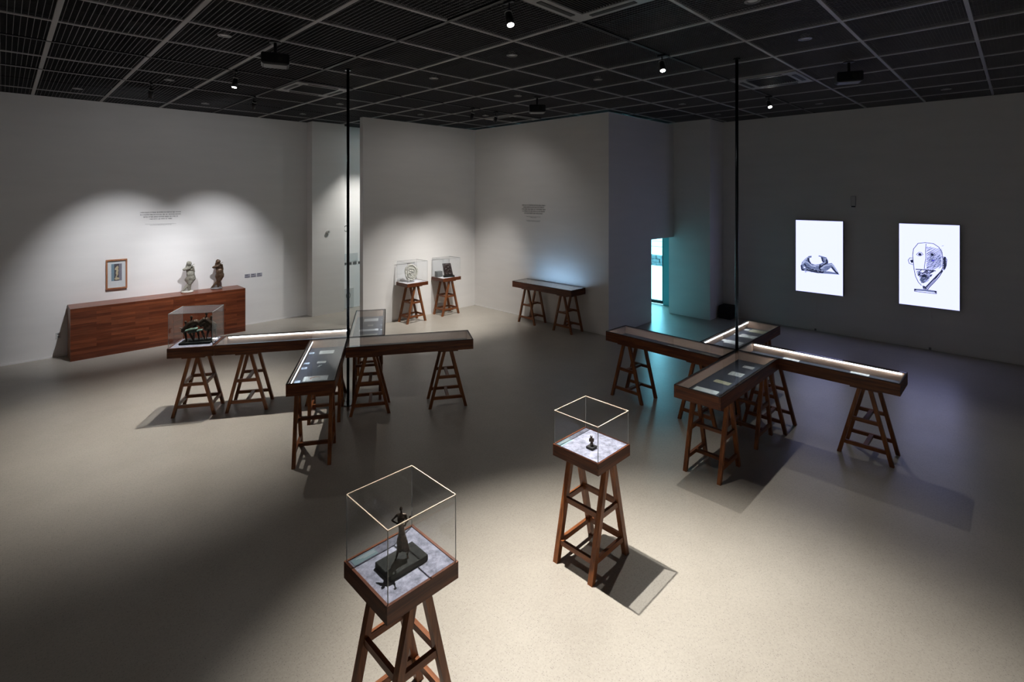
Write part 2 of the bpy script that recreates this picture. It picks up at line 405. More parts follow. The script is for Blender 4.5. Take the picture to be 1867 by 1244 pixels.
# ------------------------------------------------------------------ trestles
def leg_set(t, top, spread, width, sect=0.042, ztop_gap=0.055):
    for sx in (-1, 1):
        for sy in (-1, 1):
            MB().beam((sx * spread, sy * width, 0.0), (sx * ztop_gap, sy * width, top), sect, sect).build('leg', wood_z, t)
def lx(z, top, spread, g=0.055): return spread + (g - spread) * z / top
def make_trestle(name, label, loc, rz, ring=False, group='trestles carrying the display tables'):
    t = thing(name, label, 'trestle', loc, rz, group)
    top, sp, wd = 0.843, 0.268, 0.198
    leg_set(t, top, sp, wd)
    for sy in (-1, 1):
        MB().box(-0.15, 0.15, sy * wd - 0.03, sy * wd + 0.03, top, 0.868).build('top_rail', wood_x, t)
        for z in (0.15, 0.46):
            a = lx(z, top, sp)
            MB().box(-a, a, sy * wd - 0.014, sy * wd + 0.014, z - 0.022, z + 0.022).build('rung', wood_leg_x, t)
    for z in (0.15, 0.46):
        if ring:
            a = lx(z, top, sp)
            for sx in (-1, 1):
                MB().box(sx * a - 0.014, sx * a + 0.014, -wd + 0.015, wd - 0.015, z - 0.022, z + 0.022).build('stretcher', wood_leg_y, t)
        else:
            MB().box(-0.022, 0.022, -wd + 0.014, wd - 0.014, z - 0.018, z + 0.018).build('stretcher', wood_leg_y, t)
    return t
tr0 = [None]
def trestle(label, loc, rz, ring=False):
    if ring: return make_trestle('trestle', label, loc, rz, True)
    if tr0[0] is None: tr0[0] = make_trestle('trestle', label, loc, rz); return tr0[0]
    return copy_thing(tr0[0], loc, rz, label)

# ------------------------------------------------------------------ display cases on trestles
ZB, ZT = 0.87, 1.01
def make_case(label, origin, rz, L, Wd, side, led=True, dark=True, group=None, led_side='outer'):
    """origin = inner corner on the pole line; x runs outwards, width goes to 'side'"""
    t = thing('display_case', label, 'display case', (*origin, 0), rz, group)
    y0, y1 = (0, Wd) if side > 0 else (-Wd, 0)
    g = 0.006
    x0, x1, y0, y1 = g, L - g, y0 + g, y1 - g; th = 0.022
    MB().box(x0, x1, y0, y0 + th, ZB, ZT).build('side_board', wood_x, t)
    MB().box(x0, x1, y1 - th, y1, ZB, ZT).build('side_board', wood_x, t)
    MB().box(x0, x0 + th, y0 + th, y1 - th, ZB, ZT).build('end_board', wood_y, t)
    MB().box(x1 - th, x1, y0 + th, y1 - th, ZB, ZT).build('end_board', wood_y, t)
    MB().box(x0 + th, x1 - th, y0 + th, y1 - th, ZB, ZB + 0.02).build('bottom_board', wood_x, t)
    l = MB(); q = 0.004; a0, a1, b0, b1 = x0 + th, x1 - th, y0 + th, y1 - th
    l.box(a0, a1, b0, b0 + q, ZB + .02, ZT - .008).box(a0, a1, b1 - q, b1, ZB + .02, ZT - .008).box(a0, a0 + q, b0 + q, b1 - q, ZB + .02, ZT - .008).box(a1 - q, a1, b0 + q, b1 - q, ZB + .02, ZT - .008)
    tag(l.build('inner_lining', lining, t), 'pale wood lining inside the case', None)
    tag(MB().box(a0 + q, a1 - q, b0 + q, b1 - q, ZB + .02, ZB + .026).build('felt_base', felt_dark if dark else felt_m, t), 'slate grey felt bed', None)
    fr = MB(); w = 0.010
    fr.box(x0, x1, y0, y0 + w, ZT, ZT + .007).box(x0, x1, y1 - w, y1, ZT, ZT + .007).box(x0, x0 + w, y0 + w, y1 - w, ZT, ZT + .007).box(x1 - w, x1, y0 + w, y1 - w, ZT, ZT + .007)
    tag(fr.build('lid_rim', matte_black, t), 'thin black rim of the glass lid', None)
    tag(MB().box(x0 + w, x1 - w, y0 + w, y1 - w, ZT + 0.001, ZT + .006).build('glass_lid', lid_glass, t), 'clear glass lid', None)
    if led:
        yy = (b1 - q - 0.012 if side > 0 else b0 + q + 0.012)
        st_ = tag(MB().box(a0 + 0.03, a1 - 0.03, yy - 0.007, yy + 0.007, ZT - 0.024, ZT - 0.006).build('light_strip', led_m, t), 'glowing white light strip', None)
        c0, c1 = (yy - 0.0085, b1 - q) if side > 0 else (b0 + q, yy + 0.0085)
        MB().box(a0 + 0.02, a1 - 0.02, c0, c1, ZT - 0.0055, ZT - 0.001).build('strip_channel', matte_black, st_)
    return t

LP = (3.73, 7.27); LA = math.radians(-31.5)          # left cross: pole and heading of its right arm
RP = (7.30, 2.83); RA = math.radians(-90)            # right cross
def frame(P, A):
    ca, sa = math.cos(A), math.sin(A)
    return lambda a, b, z=0: (P[0] + a * ca - b * sa, P[1] + a * sa + b * ca, z)
LF, RF = frame(LP, LA), frame(RP, RA)
def arm(P, A, k, side, names, labels, lastx=1.47):
    ang = A + k * PI / 2 + (labels.get('skew', 0))
    P = (P[0] + labels.get('dx', 0), P[1])
    make_case(labels['case'], P, ang, 1.85, 0.55, side, group='glass topped display cases of the two cross shaped tables')
    ca, sa = math.cos(ang), math.sin(ang)
    out = []
    for x, lb in ((0.34, labels['in']), (lastx, labels['out'])):
        y = side * 0.275
        trestle(lb, (P[0] + x * ca - y * sa, P[1] + x * sa + y * ca, 0), ang)
arm(LP, LA, 0, -1, None, {'case': 'dark wood glass topped case reaching right from the left black pole', 'in': 'trestle under the right arm of the left cross table, beside the pole', 'out': 'trestle under the far right end of the left cross table'})
arm(LP, LA, 1, -1, None, {'case': 'glass topped case with four grey sheets, pointing to the alcove from the left pole', 'in': 'trestle behind the left pole, under the back arm near the centre', 'out': 'trestle under the alcove end of the left cross table'}, 1.5)
arm(LP, LA, 2, -1, None, {'case': 'narrow glass topped case with long light strip between bronze group and left pole', 'in': 'trestle just left of the left pole, under the strip lit case', 'out': 'second trestle from the left, under the strip lit case'}, 1.43)
arm(LP, LA, 3, -1, None, {'case': 'glass topped case with orange drawing, pointing forward from the left pole', 'in': 'trestle half hidden behind the front trestle of the left cross table', 'out': 'front trestle of the left cross table, under the orange drawing'}, 1.5)
arm(RP, RA, 0, 1, None, {'case': 'glass topped case with bright light strip, on the right end of the right cross table', 'in': 'trestle under the right cross table, just right of its pole', 'out': 'rightmost trestle, under the right end of the right cross table'}, 1.49)
arm(RP, RA, 1, 1, None, {'case': 'glass topped case with light strip and six sheets behind the right pole', 'in': 'trestle hidden behind the right pole, under the back arm', 'out': 'trestle under the far end of the case behind the right pole'})
arm(RP, RA, 2, 1, None, {'case': 'glass topped case reaching left from the right pole towards the doorway', 'in': 'trestle left of the right pole, behind the front trestle', 'out': 'leftmost trestle of the right cross table', 'skew': math.radians(-2.0), 'dx': -.012}, 1.50)
arm(RP, RA, 3, 1, None, {'case': 'glass topped case with four papers, pointing forward from the right pole', 'in': 'trestle under the middle of the front arm of the right cross table', 'out': 'front trestle of the right cross table, nearest the small pedestal'}, 1.44)

# wall table in the alcove
t = make_case('glass topped wooden display case against the alcove wall, glowing blue behind', (9.09, 7.20), 0, 0.55, 1.89, 1, led=False, dark=False)
for c in t.children:
    if c.name.startswith('felt_base'): c.data.materials[0] = felt_white
# its strip sits inside the near edge, aimed up at the wall
wall_led = mat('cool_light_strip', (1, 1, 1), 0.5, emit=(0.40, 0.66, 1.0), es=42.0)
tag(MB().box(0.035, 0.041, 0.15, 1.45, ZB + 0.05, ZB + 0.085).build('light_strip', wall_led, t), 'hidden cool blue light strip', None)
trestle('left trestle of the case against the alcove wall', (9.37, 8.66, 0), PI / 2)
trestle('right trestle of the case against the alcove wall', (9.37, 7.52, 0), PI / 2)

# ------------------------------------------------------------------ acrylic covers
def cover(label, loc, rz, w, d, h, warm=True):
    t = thing('acrylic_cover', label, 'display cover', loc, rz, 'clear acrylic covers over sculptures')
    th = 0.006; x, y = w / 2, d / 2
    MB().box(-x, x, -y, -y + th, 0, h - th).build('side_pane', acrylic, t)
    MB().box(-x, x, y - th, y, 0, h - th).build('side_pane', acrylic, t)
    MB().box(-x, -x + th, -y + th, y - th, 0, h - th).build('side_pane', acrylic, t)
    MB().box(x - th, x, -y + th, y - th, 0, h - th).build('side_pane', acrylic, t)
    MB().box(-x, x, -y, y, h - th, h).build('top_pane', acrylic, t)
    e = MB(); k = 0.003
    for s in (-1, 1):
        e.box(-x - .0005, x + .0005, s * y - k, s * y + k, h - .005, h + .001); e.box(s * x - k, s * x + k, -y, y, h - .005, h + .001)
    tag(e.build('top_edge', edge_m if warm else edge_v, t), 'polished top edges, painted bright', None)
    k = 0.002
    for s in (-1, 1):
        for u in (-1, 1): MB().box(s * x - k, s * x + k, u * y - k, u * y + k, 0, h - .005).build('corner_edge', edge_v, t)
    return t

# ------------------------------------------------------------------ pedestals
def pedestal(label, cx, cy, w, d, spread, width, fl, ztop=1.0, bh=0.10):
    t = thing('display_pedestal', label, 'pedestal', (cx, cy, 0), 0, 'square topped wooden pedestals')
    x, y = w / 2, d / 2; zb = ztop - bh; th = 0.016
    MB().box(-x, x, -y, -y + th, zb, ztop).build('side_board', wood_x, t); MB().box(-x, x, y - th, y, zb, ztop).build('side_board', wood_x, t)
    MB().box(-x, -x + th, -y + th, y - th, zb, ztop).build('end_board', wood_y, t); MB().box(x - th, x, -y + th, y - th, zb, ztop).build('end_board', wood_y, t)
    MB().box(-x + th, x - th, -y + th, y - th, zb, zb + .02).build('bottom_board', wood_x, t)
    tag(MB().box(-x + th, x - th, -y + th, y - th, zb + .02, ztop - .004).build('felt_top', fl, t), 'mottled grey felt top', None)
    top = zb - 0.022
    leg_set(t, top, spread, width, 0.046, 0.05)
    for sy in (-1, 1): MB().box(-0.16, 0.16, sy * width - 0.03, sy * width + 0.03, top, zb).build('top_rail', wood_x, t)
    for z in (0.16, 0.50):
        a = lx(z, top, spread, 0.05)
        for sy in (-1, 1): MB().box(-a, a, sy * width - 0.014, sy * width + 0.014, z - .022, z + .022).build('rung', wood_leg_x, t)
        for sx in (-1, 1): MB().box(sx * a - .014, sx * a + .014, -width + .014, width - .014, z - .022 + .004, z + .022 + .004).build('rung', wood_leg_y, t)
    return t
P1, P2, P3, P4 = (1.69, 2.63), (3.67, 2.68), (7.31, 10.87), (8.41, 10.90)
pedestal('wooden pedestal nearest the camera, under the tall acrylic cover', *P1, 0.485, 0.485, 0.255, 0.185, felt_m)
pedestal('wooden pedestal with full square shadow, under the smallest bronze figure', *P2, 0.475, 0.485, 0.255, 0.185, felt_m)
pedestal('left pedestal in the alcove, under the round white relief', *P3, 0.62, 0.50, 0.27, 0.18, felt_white, 1.0, 0.085)
pedestal('right pedestal in the alcove, under the dark square relief', *P4, 0.60, 0.50, 0.27, 0.18, felt_white, 1.0, 0.085)
cover('tall clear cover with orange lit edges on the nearest pedestal', (*P1, 1.0), 0, 0.462, 0.462, 0.40)
cover('low clear cover with pale edges over the smallest bronze figure', (*P2, 1.0), 0, 0.452, 0.462, 0.295)
cover('clear cover over the round white relief in the alcove', (*P3, 1.0), 0, 0.59, 0.47, 0.52, False)
cover('clear cover over the dark square relief in the alcove', (*P4, 1.0), 0, 0.57, 0.47, 0.50, False)

# wooden tray carrying the bronze group, at the left end of the left cross
rz = LA + PI
t = thing('case_plinth', 'dark wood tray carrying the bronze group at the left table end', 'display case', (*LP, 0), rz)
xa, xb, ya, yb = 1.856, 2.45, -0.544, -0.006
MB().box(xa, xb, ya, ya + .022, ZB, ZT).build('side_board', wood_x, t); MB().box(xa, xb, yb - .022, yb, ZB, ZT).build('side_board', wood_x, t)
MB().box(xa, xa + .022, ya + .022, yb - .022, ZB, ZT).build('end_board', wood_y, t); MB().box(xb - .022, xb, ya + .022, yb - .022, ZB, ZT).build('end_board', wood_y, t)
MB().box(xa + .022, xb - .022, ya + .022, yb - .022, ZB, ZB + .02).build('bottom_board', wood_x, t)
tag(MB().box(xa + .022, xb - .022, ya + .022, yb - .022, ZB + .02, ZT - .003).build('felt_top', felt_m, t), 'grey felt top', None)
make_trestle('trestle', 'leftmost trestle, with rungs all round, under the bronze group', LF(-2.13, 0.275), rz, True)
cover('clear cover with blue reflections over the bronze group', LF(-2.153, 0.275, ZT), LA, 0.565, 0.515, 0.49, False)

# ------------------------------------------------------------------ sculptures
def facing(x, y): return math.atan2(y, x) - PI / 2      # local +y points away from the camera
# bronze group on the left table
gx, gy, _ = LF(-2.15, 0.27)
t = thing('bronze_group', 'dark bronze of four seated draped figures with green patina laps', 'sculpture', (gx, gy, ZT), LA)
MB().box(-0.205, 0.205, -0.115, 0.115, 0, 0.030).build('base', slate_m, t, bevel=0.002)
b = MB(); Z0 = 0.03
def gp(px, py, y=0.0): return ((px - 655) * 0.00070, y, (800 - py) * 0.00080 + Z0)
prof = [(385, 575, .035), (450, 520, .048), (540, 450, .052), (630, 415, .045), (705, 460, .040), (760, 420, .050), (815, 385, .050), (900, 450, .052), (985, 500, .045)]
for (a, c, r), (a2, c2, r2) in zip(prof, prof[1:]):
    p, q = gp(a, c + 38), gp(a2, c2 + 38); cap(b, p, r * .86, q, r2 * .86)
for a, c in ((800, 500), (880, 530), (960, 555), (840, 570)): b.ball(gp(a, c), 0.046, (1, .8, 1.1), sub=2)
for a, c in ((540, 520), (450, 570), (620, 500)): b.ball(gp(a, c, .02), 0.036, (1, .8, 1), sub=2)
for a, c, rr, yy in ((830, 590, .042, .01), (940, 585, .034, .01), (470, 600, .026, .02), (600, 560, .030, .03), (720, 540, .030, .03), (890, 600, .036, .0)): b.ball(gp(a, c, yy), rr, (1, .8, 1), sub=2)
cap(b, gp(385, 580), .018, gp(325, 545, -.01), .004)
for hx, hy, nx, ny in ((440, 460, 440, 540), (545, 368, 545, 470), (832, 318, 822, 400), (922, 382, 912, 460)):
    cap(b, gp(nx, ny), .016, gp(hx, hy + 22), .009); b.ball(gp(hx, hy), .0195, (1, 1, 1.35), sub=2)
for x0, y0, x1, y1, yy in ((440, 640, 482, 805, -.05), (520, 640, 600, 730, -.04), (600, 640, 607, 805, -.03), (660, 640, 675, 770, .03), (760, 640, 815, 785, -.03), (880, 630, 850, 795, -.05), (940, 620, 940, 785, 0.0), (990, 600, 1000, 770, .03)):
    cap(b, gp(x0, y0, yy * .6), .021, (gp(x1, y1, yy)[0], yy, Z0 + 0.004), .006)
organic('figures', b, bronze_m, t, 0.004, 4)
g = MB()
for a, c, a2, c2 in ((455, 600, 560, 570), (560, 575, 690, 560), (500, 630, 700, 605), (700, 600, 790, 590)):
    g.beam(gp(a, c, -.055), gp(a2, c2, -.06), 0.020, 0.050, (0, 1, 0.3), flat=False)
tag(organic('laps', g, patina_m, t, 0.005, 3), 'green patinated laps', None)

# two standing figures on the long cabinet
def figure(name, label, loc, rz, s, m, basemat, mirror=1):
    t = thing(name, label, 'sculpture', loc, rz, 'standing flute player figurines')
    def q(px, py, y=0.0): return ((px - 400) * s, y * s * 55, (1075 - py) * s)
    MB().tube((q(350, 0)[0], 0, 0), (q(350, 0)[0], 0, 0.035), 138 * s, 130 * s, 24).build('base', basemat, t)
    b = MB()
    b.ball(q(405, 345), 52 * s, (.85, .95, 1.1)); b.ball(q(375, 345, .15), 58 * s, (.85, .9, 1.15))              # head and hair
    cap(b, q(355, 380, .3), 38 * s, q(330, 430, .3), 24 * s)
    cap(b, q(400, 390), 26 * s, q(395, 440), 34 * s)
    cap(b, q(345, 455), 40 * s, q(455, 450), 38 * s); b.ball(q(395, 520), 88 * s, (.85, .62, 1.1)); b.ball(q(430, 490, -.5), 42 * s)
    b.ball(q(420, 620, -.1), 96 * s, (1.0, .80, 1.15)); b.ball(q(428, 700), 104 * s, (1.02, .80, .85))
    cap(b, q(375, 720, .05), 72 * s, q(400, 870, -.1), 46 * s); cap(b, q(400, 870, -.1), 44 * s, q(385, 1030, -.1), 26 * s)   # standing leg
    cap(b, q(470, 720, -.1), 70 * s, q(400, 865, -.35), 44 * s)
    cap(b, q(385, 865, .1), 44 * s, q(265, 1010, .1), 26 * s); cap(b, q(262, 1012, .1), 26 * s, q(225, 1050, .1), 20 * s)
    cap(b, q(385, 1036, -.1), 24 * s, q(360, 1045, -.7), 18 * s)
    cap(b, q(330, 465), 34 * s, q(270, 490, -.3), 30 * s); cap(b, q(270, 490, -.3), 30 * s, q(390, 470, -1.2), 26 * s); cap(b, q(390, 470, -1.2), 25 * s, q(450, 395, -1.4), 19 * s)        # raised arm
    cap(b, q(470, 460), 32 * s, q(492, 560, -.3), 27 * s); cap(b, q(492, 560, -.5), 27 * s, q(480, 440, -1.3), 20 * s)
    b.ball(q(445, 410, -1.0), 24 * s); b.ball(q(480, 425, -1.0), 22 * s)
    organic('figure', b, m, t, 9 * s, 3)
    MB().tube(q(415, 405, -.7), q(505, 355, -1.35), 6.5 * s, 5 * s, 8).build('flute', m, t)
    return t
CZ = 1.004
p = Vector((2.97, 13.20, CZ)); figure('plaster_figurine', 'pale aged plaster nude figurine playing a flute, left one on the long cabinet', p, facing(p.x, p.y), 0.00088, plaster_m, stone_w)
p = Vector((3.56, 13.22, CZ)); figure('bronze_figurine', 'brown bronze nude figurine playing a flute, right one on the long cabinet', p, facing(p.x, p.y), 0.00086, bronze_b, dim_metal)

# tall figure on the near pedestal
t = thing('bronze_standing_figure', 'thin dark bronze figure with raised hand, on the nearest pedestal', 'sculpture', (1.683, 2.612, 0.9965), 0)
tag(MB().box(-0.130, 0.130, -0.085, 0.085, 0, 0.034).build('base', slate_m, t, bevel=0.003), 'flat dark stone slab', None)
Rv = Matrix.Rotation(-PI / 4, 4, 'Z'); s = 0.00043
def q(px, py, y=0.0):
    v = Rv @ Vector(((px - 440) * s, y, 0)); return (v.x, v.y, (868 - py) * s + 0.034)
b = MB(); b.ball(q(430, 180), 0.0098, (1, 1, 1.4)); cap(b, q(431, 200), .0045, q(434, 245), .0065)
cap(b, q(405, 275), .013, q(475, 275), .013); b.ball(q(425, 310), .024, (1, .6, 1.2)); b.ball(q(458, 300, -.008), .015)
cap(b, q(425, 320), .020, q(430, 420), .0165); cap(b, q(430, 420), .0165, q(440, 500), .0185)
cap(b, q(440, 500), .019, q(440, 590), .024); cap(b, q(430, 590), .024, q(415, 740), .022); cap(b, q(450, 590), .024, q(490, 740), .020)
cap(b, q(450, 600), .024, q(448, 720), .024)
cap(b, q(385, 265), .008, q(305, 335, -.005), .005); cap(b, q(305, 340, -.005), .005, q(392, 362, -.02), .005)
cap(b, q(490, 265), .008, q(520, 340, -.01), .006); cap(b, q(520, 345, -.01), .006, q(560, 275, -.025), .004); b.ball(q(566, 262, -.026), .008, (1, .7, 1.2))
cap(b, q(505, 350), .005, q(485, 420), .006)
cap(b, q(395, 740), .011, q(372, 830, -.006), .006); cap(b, q(372, 835, -.006), .006, q(358, 868, -.016), .006)
cap(b, q(505, 740), .011, q(512, 830, .01), .006); cap(b, q(512, 835, .01), .006, q(525, 866, .0), .006)
cap(b, q(500, 620), .008, q(545, 735, -.01), .005); cap(b, q(545, 735, -.01), .005, q(525, 790, -.005), .005)
organic('figure', b, bronze_m, t, 0.0025, 2, 0.0016)

# tiny figure on the second pedestal
t = thing('small_bronze_figure', 'tiny dark bronze figure with forked top on the second pedestal', 'sculpture', (3.613, 2.637, 0.996), 0)
tag(MB().box(-0.036, 0.036, -0.034, 0.034, 0, 0.022).build('base', matte_black, t, bevel=0.002), 'small black block', None)
s2 = 0.000265
def q(px, py, y=0.0):
    v = Rv @ Vector(((px - 665) * s2, y, 0)); return (v.x, v.y, (745 - py) * s2 + 0.022)
b = MB(); cap(b, q(640, 530), .010, q(700, 530), .010); b.ball(q(668, 560), .015, (1.1, .7, 1.1)); cap(b, q(655, 600), .011, q(680, 620), .010)
cap(b, q(640, 490), .006, q(633, 425), .004); cap(b, q(680, 490), .005, q(680, 430), .004); b.ball(q(633, 415), .005); b.ball(q(682, 425), .005)
cap(b, q(605, 510), .006, q(600, 590, -.004), .005); cap(b, q(722, 510), .006, q(722, 590, -.004), .005)
cap(b, q(650, 630), .007, q(645, 745), .005); cap(b, q(690, 630), .007, q(702, 745), .005); cap(b, q(640, 650), .005, q(635, 745, -.005), .004)
organic('figure', b, bronze_m, t, 0.0016, 2)

# round pale relief
t = thing('round_relief', 'round white carved stone relief standing on the left alcove pedestal', 'sculpture', (7.27, 10.86, 0.9965), math.radians(-28))
pts = []
for i in range(40):
    a = 2 * PI * i / 40; r = 1 + 0.05 * math.sin(3 * a + 1) + 0.035 * math.sin(5 * a); pts.append((0.165 * r * math.cos(a), 0.215 * r * math.sin(a) - (0.0)))
M = Matrix.Translation((0, 0.02, 0.232)) @ Matrix.Rotation(math.radians(-8), 4, 'X') @ Matrix.Rotation(PI / 2, 4, 'X')
b = MB(); b.poly(pts, 0.06, mx=M)
def ring(b, M, cx, cy, rx, ry, a0, a1, r, z, n=18):
    ps = [M @ Vector((cx + rx * math.cos(a0 + (a1 - a0) * i / n), cy + ry * math.sin(a0 + (a1 - a0) * i / n), z)) for i in range(n + 1)]
    for u, v in zip(ps, ps[1:]): b.tube(u, v, r, r, 8); b.ball(u, r, sub=1)
ring(b, M, 0, 0, .140, .185, 0, 2 * PI, .013, .062, 28)
ring(b, M, .0, .02, .085, .12, math.radians(140), math.radians(400), .013, .062)
ring(b, M, .01, -.03, .10, .10, math.radians(180), math.radians(350), .015, .062)
ring(b, M, -.01, .07, .04, .035, 0, 2 * PI, .010, .062)
for x, y in ((.03, .03), (-.04, -.01), (.0, -.06), (.05, .09), (-.03, .10)): b.ball(M @ Vector((x, y, .06)), .024, sub=1)
organic('relief_disc', b, stone_w, t, 0.006, 3, 0.002)

# dark relief with block
t = thing('dark_relief', 'dark square carved relief tilted on a black base on the right alcove pedestal', 'sculpture', (8.42, 10.80, 0.9965), math.radians(-25))
tag(MB().box(-0.145, 0.145, -0.06, 0.07, 0, 0.035).build('base', slate_m, t, bevel=0.003), 'black plinth', None)
M = Matrix.Translation((-.015, 0.035, 0.035)) @ Matrix.Rotation(math.radians(-10), 4, 'X') @ Matrix.Rotation(PI / 2, 4, 'X')
b = MB(); b.poly([(-.105, 0), (.135, 0), (.075, .325), (-.150, .325)], 0.035, mx=M)
ring(b, M, .045, .085, .05, .055, 0, 2 * PI, .012, .036); ring(b, M, -.03, .20, .07, .09, math.radians(-60), math.radians(200), .013, .036)
ring(b, M, .0, .24, .035, .03, 0, 2 * PI, .010, .036); ring(b, M, -.05, .10, .035, .07, math.radians(90), math.radians(300), .011, .036)
organic('relief_slab', b, relief_d, t, 0.006, 2, 0.0015)
tag(MB().box(-0.085, 0.085, -0.06, 0.06, 0, 0.155).build('stone_block', mat('grey_block', (0.16, 0.17, 0.17), 0.6), None, bevel=0.002), 'plain grey block standing behind the dark square relief', 'block').location = (8.23, 11.0, 0.9965)

# ------------------------------------------------------------------ long cabinet
for x0, x1, lb in ((0.915, 2.592, 'left half of the long reddish wooden cabinet, below the framed picture'), (2.596, 4.02, 'right half of the long reddish wooden cabinet, under the figurines')):
    t = thing('wooden_cabinet', lb, 'cabinet', (x0, 12.86, 0), 0, 'long wall cabinet units'); L = x1 - x0
    MB().box(0, L, -0.02, 0.0, 0, 0.985).build('front_panel', staves, t)
    MB().box(0, L, -0.02, 0.555, 0.985, CZ).build('top_panel', staves, t)
    MB().box(0, 0.02, 0.0, 0.545, 0, 0.985).build('side_panel', wood_z, t); MB().box(L - 0.02, L, 0.0, 0.545, 0, 0.985).build('side_panel', wood_z, t)
    MB().box(0.02, L - 0.02, 0.525, 0.545, 0, 0.985).build('back_panel', wood_z, t)

# ------------------------------------------------------------------ framed picture
t = thing('framed_picture', 'small picture of a standing figurine in a brown wooden frame above the cabinet', 'picture', (1.69, WY, 1.53), 0)
x, z, w = 0.178, 0.308, 0.028
f = MB(); f.box(-x, x, -0.04, 0, z - w, z).box(-x, -x + w, -0.04, 0, -z, z - w).box(x - w, x, -0.04, 0, -z, z - w).box(-x + w, x - w, -0.04, 0, -z, -z + w)
f.build('frame', frame_wood, t)
tag(MB().box(-x + w, x - w, -0.018, -0.008, -z + w, z - w).build('mount', mat('mount_board', (0.72, 0.74, 0.74), .8), t), 'pale mount board', None)
pic = MB(); pb = mat('print_blue', (0.20, 0.30, 0.36), .8); pg = mat('print_grey', (0.22, 0.21, 0.25), .8); pd_ = mat('print_dark', (0.09, 0.08, 0.09), .8); pt = mat('print_tan', (0.55, 0.46, 0.30), .8)
pic.box(-.088, -.04, -.020, -.018, -.140, .215, pb).box(-.04, .04, -.020, -.018, -.140, .215, pd_).box(.04, .088, -.020, -.018, -.140, .215, pg)
MX = Matrix.Rotation(PI / 2, 4, 'X')
def pp(pts): return [((a - 505) / 290 * .176, (565 - b_) / 490 * .355 + .037) for a, b_ in pts]
pic.poly(pp([(500, 395), (540, 375), (560, 420), (545, 470), (560, 520), (545, 560), (550, 620), (510, 690), (495, 740), (465, 740), (480, 690), (500, 640), (480, 590), (490, 550), (500, 505), (455, 490), (460, 450)]), .002, pt, Matrix.Translation((0, -.0205, 0)) @ MX)
pic.poly(pp([(440, 745), (500, 700), (590, 735), (570, 775), (480, 785)]), .002, pt, Matrix.Translation((0, -.0205, 0)) @ MX)
tag(pic.build('print', None, t), 'blue grey print showing a cream figurine', None)
MB().box(-x + w, x - w, -0.030, -0.028, -z + w, z - w).build('glazing', acrylic, t)

# ------------------------------------------------------------------ wall texts
def text(body, size, loc, rot, m, name, lh=1.0, align='CENTER'):
    cu = bpy.data.curves.new(name, 'FONT'); cu.body = body; cu.size = size; cu.align_x = align; cu.space_line = lh; cu.extrude = 0.0008
    o = bpy.data.objects.new(name, cu); C.objects.link(o)
    dg = bpy.context.evaluated_depsgraph_get(); dg.update()
    me = bpy.data.meshes.new_from_object(o.evaluated_get(dg)); bpy.data.objects.remove(o)
    me.materials.clear(); me.materials.append(m)
    o = bpy.data.objects.new(name, me); C.objects.link(o); o.location = loc; o.rotation_euler = rot; return o
t = thing('wall_text', 'four lines of small dark lettering on the left wall between the light pools', 'wall text', (2.47, WY - 0.002, 2.65), 0)
text('그에게 일상의 조각들을 형상화했는데 사람이라기를 거부하며\n몇 시 습관에 인물상에 따라서요, 흥도 될 사람 볼 볼 완전하여\n할까요 우리를 살았던 마지막의 행렬의 참구 백도 한\n사람으로의 느낌 가득도 한 거예요.', 0.030, (0, 0, 0.145), (PI / 2, 0, 0), text_m, 'lettering', 1.62).parent = t
text('The first form was seen as something standing and turning, and the human figure was\nalways present in the quiet of the studio and its small things.', 0.0165, (0, 0, -0.105), (PI / 2, 0, 0), text_thin, 'small_lettering', 1.3).parent = t
t = thing('wall_text', 'block of small dark lettering on the alcove wall above the display case', 'wall text', (9.658, 8.885, 2.72), -PI / 2)
text('그래서 나는 이 조각에 대하여 생각하며 사람을 만들었고\n그것들을 위해 여러 날 동안 돌과 나무로 만들며 다\n그러나 산에서 가져온 돌들은 모두 각각의 형태로 사람과\n또 조각에서는 작은 것을 크게 보고 큰 것은 작게 보며\n우리의 삶과 마음에 조용한 시간을 남기었다', 0.036, (0, 0, 0.185), (PI / 2, 0, 0), text_m, 'lettering', 1.45).parent = t
text('The figures stand and lean towards each other in the open room and\nin the landscape of the studio', 0.018, (0, 0, -0.10), (PI / 2, 0, 0), text_thin, 'small_lettering', 1.3).parent = t
text('from the notes kept on the table during the work on the large figures\nwhen the stone was carried down from the hill to the yard', 0.018, (0, 0, -0.20), (PI / 2, 0, 0), text_thin, 'small_lettering', 1.3).parent = t

for i, (x, dz, lb) in enumerate(((4.245, 0.0, 'leftmost of three grey caption cards right of the cabinet'), (4.385, 0.0, 'middle one of three grey caption cards right of the cabinet'), (4.525, 0.0, 'rightmost of three grey caption cards right of the cabinet'))):
    o = MB(); o.box(-.062, .062, -.004, 0, -.045, .045, card_m); o.box(-.05, .02, -.005, -.004, .012, .026, text_m); o.box(-.05, .045, -.005, -.004, -.032, -.022, text_m)
    o = tag(o.build('caption_card'), lb, 'label card', 'caption cards on the left wall'); o.location = (x, WY, 1.20)
# wall outlet by the cabinet
o = thing('wall_outlet', 'white wall outlet low beside the cabinet, in its shadow', 'outlet', (0.78, WY, 0.42), 0)
MB().box(-.04, .04, -.010, 0, -.06, .06).build('plate', white_pl, o, bevel=.002); MB().tube((0, -.0102, .025), (0, -.012, .025), .018, n=14).tube((0, -.0102, -.025), (0, -.012, -.025), .018, n=14).build('socket', dim_metal, o)
# sounder
o = thing('round_wall_sounder', 'round white wall sounder on the pilaster', 'alarm', (6.15, 13.10, 2.2), 0)
MB().tube((0, 0, 0), (0, -.035, 0), .055, .050, 24).build('body', white_pl, o); MB().tube((0, -.035, 0), (0, -.045, 0), .020, n=16).build('dome', dim_metal, o)
